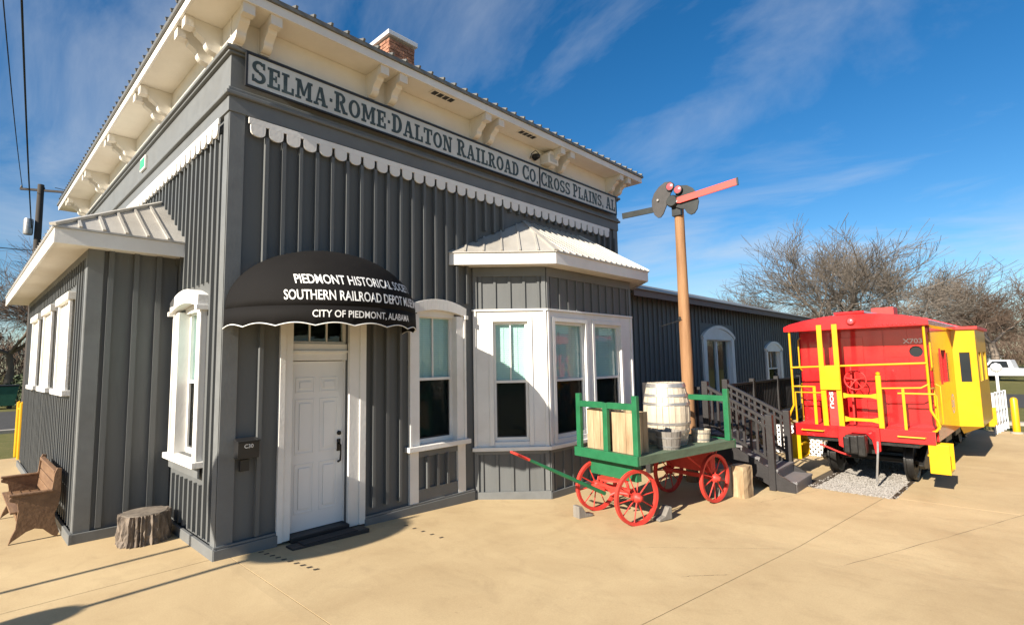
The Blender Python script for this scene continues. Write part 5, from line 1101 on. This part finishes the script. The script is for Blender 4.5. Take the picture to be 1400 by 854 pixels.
# ------------------------------------------------------------------ trees
def tree_segments(rng, height, spread, depth, trunk_h, r0):
    segs = []
    def grow(p, d, L, rad, lev):
        n = 3 if lev < depth else 2; q = p
        for i in range(n):
            dd = (d+Vector((rng.gauss(0, .13), rng.gauss(0, .13), rng.gauss(0, .09)+(.05 if lev > 0 else 0)))).normalized(); d = dd
            q2 = q+dd*L/n; ra, rb = rad*(1-.35*i/n), rad*(1-.35*(i+1)/n); segs.append((q, q2, ra, rb, lev)); q = q2
            if lev < depth and (lev > 0 or i == n-1) and i >= 1-(lev > 1):
                for _ in range(2 if lev > 0 else 5):
                    a = rng.uniform(0, 2*math.pi); tilt = rng.uniform(.35, .85)*(spread if lev == 0 else 1)
                    o1 = dd.orthogonal().normalized(); o2 = dd.cross(o1); nd = (dd*math.cos(tilt)+(o1*math.cos(a)+o2*math.sin(a))*math.sin(tilt)).normalized()
                    grow(q, nd, L*rng.uniform(.58, .82)*(1.25 if lev == 0 else 1), rb*rng.uniform(.50, .68), lev+1)
    grow(Vector((0, 0, 0)), Vector((0, 0, 1)), trunk_h, r0, 0)
    m = max(s[1].z for s in segs); k = height/m
    return [(a*k, b*k, ra*k, rb*k, l) for a, b, ra, rb, l in segs]
def seg_mesh(segs, n, name, m, rmin):
    vs, fs = [], []
    for a, b, ra, rb, l in segs:
        d = (b-a).normalized(); o1 = d.orthogonal().normalized(); o2 = d.cross(o1); k = len(vs); ra, rb = max(ra, rmin), max(rb, rmin*.8)
        for p, rr in ((a, ra), (b, rb)):
            for i in range(n): t = 2*math.pi*i/n; v = p+(o1*math.cos(t)+o2*math.sin(t))*rr; vs.append((v.x, v.y, v.z))
        for i in range(n): fs.append((k+i, k+(i+1) % n, k+n+(i+1) % n, k+n+i))
    me = bpy.data.meshes.new(name); me.from_pydata(vs, [], fs); me.materials.append(m); me.polygons.foreach_set('use_smooth', [True]*len(me.polygons)); return me
PROTO = []
for sd_, hgt, spr, dep_ in ((1, 13, 1.25, 5), (4, 12, 1.1, 5), (8, 11, 1.2, 5)):
    rg = random.Random(sd_); sg_ = tree_segments(rg, hgt, spr, dep_, 3.0, .27)
    PROTO.append((seg_mesh([s for s in sg_ if s[4] <= 1], 6, 'trunk', TREEB, .02), seg_mesh([s for s in sg_ if s[4] > 1], 3, 'crown', TWIG, .011), seg_mesh([s for s in sg_ if s[4] > 1], 3, 'crown', TWIGD, .012)))
    print('TREE', len(sg_))
def put_tree(k, p, rz, sc, label, group, dark=False):
    t_ = thing('bare_tree', label, 'tree', p, rz, group); t_.scale = (sc[0], sc[0], sc[1]); inst(PROTO[k][0], 'trunk', t_); inst(PROTO[k][2 if dark else 1], 'crown', t_); return t_
put_tree(0, (42, 3.0, -.2), .4, (1.25, 1.02), 'tall broad leafless tree directly behind the caboose roof', None)
put_tree(1, (46, -1.2, -.2), 1.7, (1.25, .95), 'leafless tree to the street side of the tallest one behind the caboose', None)
put_tree(2, (42, 9.5, -.2), 2.2, (.9, .78), 'smaller leafless tree rising behind the end of the rear wing roof', None)
put_tree(0, (60, -5.5, -.2), 3.0, (1.1, .8), 'brownish leafless tree behind the white pickup truck', None, True)
r = random.Random(21)
for i in range(9): put_tree(i % 3, (78+r.uniform(0, 18), -16+i*6.0+r.uniform(-2, 2), -.2), r.uniform(0, 6), (1.2, r.uniform(.75, .95)), 'distant dark leafless tree in the row beyond the street', 'distant tree row beyond the street', True)
for i in range(4): put_tree(i % 3, (r.uniform(40, 62), 16+9*i, -.2), r.uniform(0, 6), (.9, .62+.04*i), 'leafless treetop showing above the rear wing roof', 'treetops above the rear wing', False)
for i in range(6): put_tree(i % 3, (-9+i*3.2+r.uniform(-1, 1), 46+r.uniform(0, 14), -.05), r.uniform(0, 6), (1.0, r.uniform(.85, 1.05)), 'dark leafless tree across the side street left of the annex', 'trees across the side street', True)
# low shrubs / evergreen clump by the left street
def shrub(p, s, label, n=2600, seed=1, grp=None):
    rg = random.Random(seed); vs, fs = [], []
    for i in range(n):
        v = Vector((rg.gauss(0, 1), rg.gauss(0, 1), rg.gauss(0, 1))).normalized()*rg.uniform(.55, 1.0)**.5
        v = Vector((v.x*s[0], v.y*s[1], abs(v.z)*s[2]))*(1+.25*mnoise.noise(v*2.2)); k = len(vs); e1 = Vector((rg.uniform(-1, 1), rg.uniform(-1, 1), rg.uniform(-1, 1))).normalized()*.11; e2 = e1.orthogonal().normalized()*.06
        vs += [tuple(v-e1), tuple(v+e2), tuple(v+e1), tuple(v-e2)]; fs.append((k, k+1, k+2, k+3))
    t_ = thing('shrub', label, 'shrub', p, 0, grp); me = bpy.data.meshes.new('foliage'); me.from_pydata(vs, [], fs); me.materials.append(LEAFD); inst(me, 'foliage', t_); MB().tube([(0, 0, 0), (0, 0, s[2]*.6)], [.06, .03], 6).build('stem', TREEB, t_); return t_
shrub((1.6, 40, -.05), (1.6, 1.4, 2.4), 'dark evergreen shrub across the side street near the dumpster', seed=3)
shrub((56, -9.5, -.2), (3.2, 2.0, 2.2), 'dark evergreen shrub by the street beyond the white railing', seed=5)

# ------------------------------------------------------------------ far woods that read as one mass
def woods(spans, label, seed, n):
    rg = random.Random(seed); vs, fs = [], []
    for i in range(n):
        (x0, y0), (x1, y1), dpt, hgt = spans[i % len(spans)]
        t = rg.random(); x = x0+(x1-x0)*t+rg.uniform(-dpt, dpt); y = y0+(y1-y0)*t+rg.uniform(-dpt, dpt)
        hh = hgt*(.65+.35*mnoise.noise(Vector((x*.13, y*.13, 0)))+.25*mnoise.noise(Vector((x*.5, y*.5, 3)))); z = hh*rg.random()**.8
        d = Vector((rg.gauss(0, .5), rg.gauss(0, .5), 1)).normalized()*rg.uniform(.5, 1.3); w_ = d.cross(Vector((rg.uniform(-1, 1), rg.uniform(-1, 1), .1))).normalized()*rg.uniform(.02, .055)
        p = Vector((x, y, z)); k = len(vs); vs += [tuple(p-w_), tuple(p+w_), tuple(p+d)]; fs.append((k, k+1, k+2))
    me = bpy.data.meshes.new('distant_woods'); me.from_pydata(vs, [], fs); me.materials.append(TWIGD); o = bpy.data.objects.new('distant_woods', me); COL.objects.link(o); tag(o, label, 'woods', kind='stuff')
woods([((105, -60), (112, 70), 7, 7.5)], 'dark mass of leafless woods far beyond the street past the caboose', 4, 90000)
woods([((-40, 78), (60, 84), 6, 9)], 'dark mass of leafless woods far across the side street', 6, 70000)
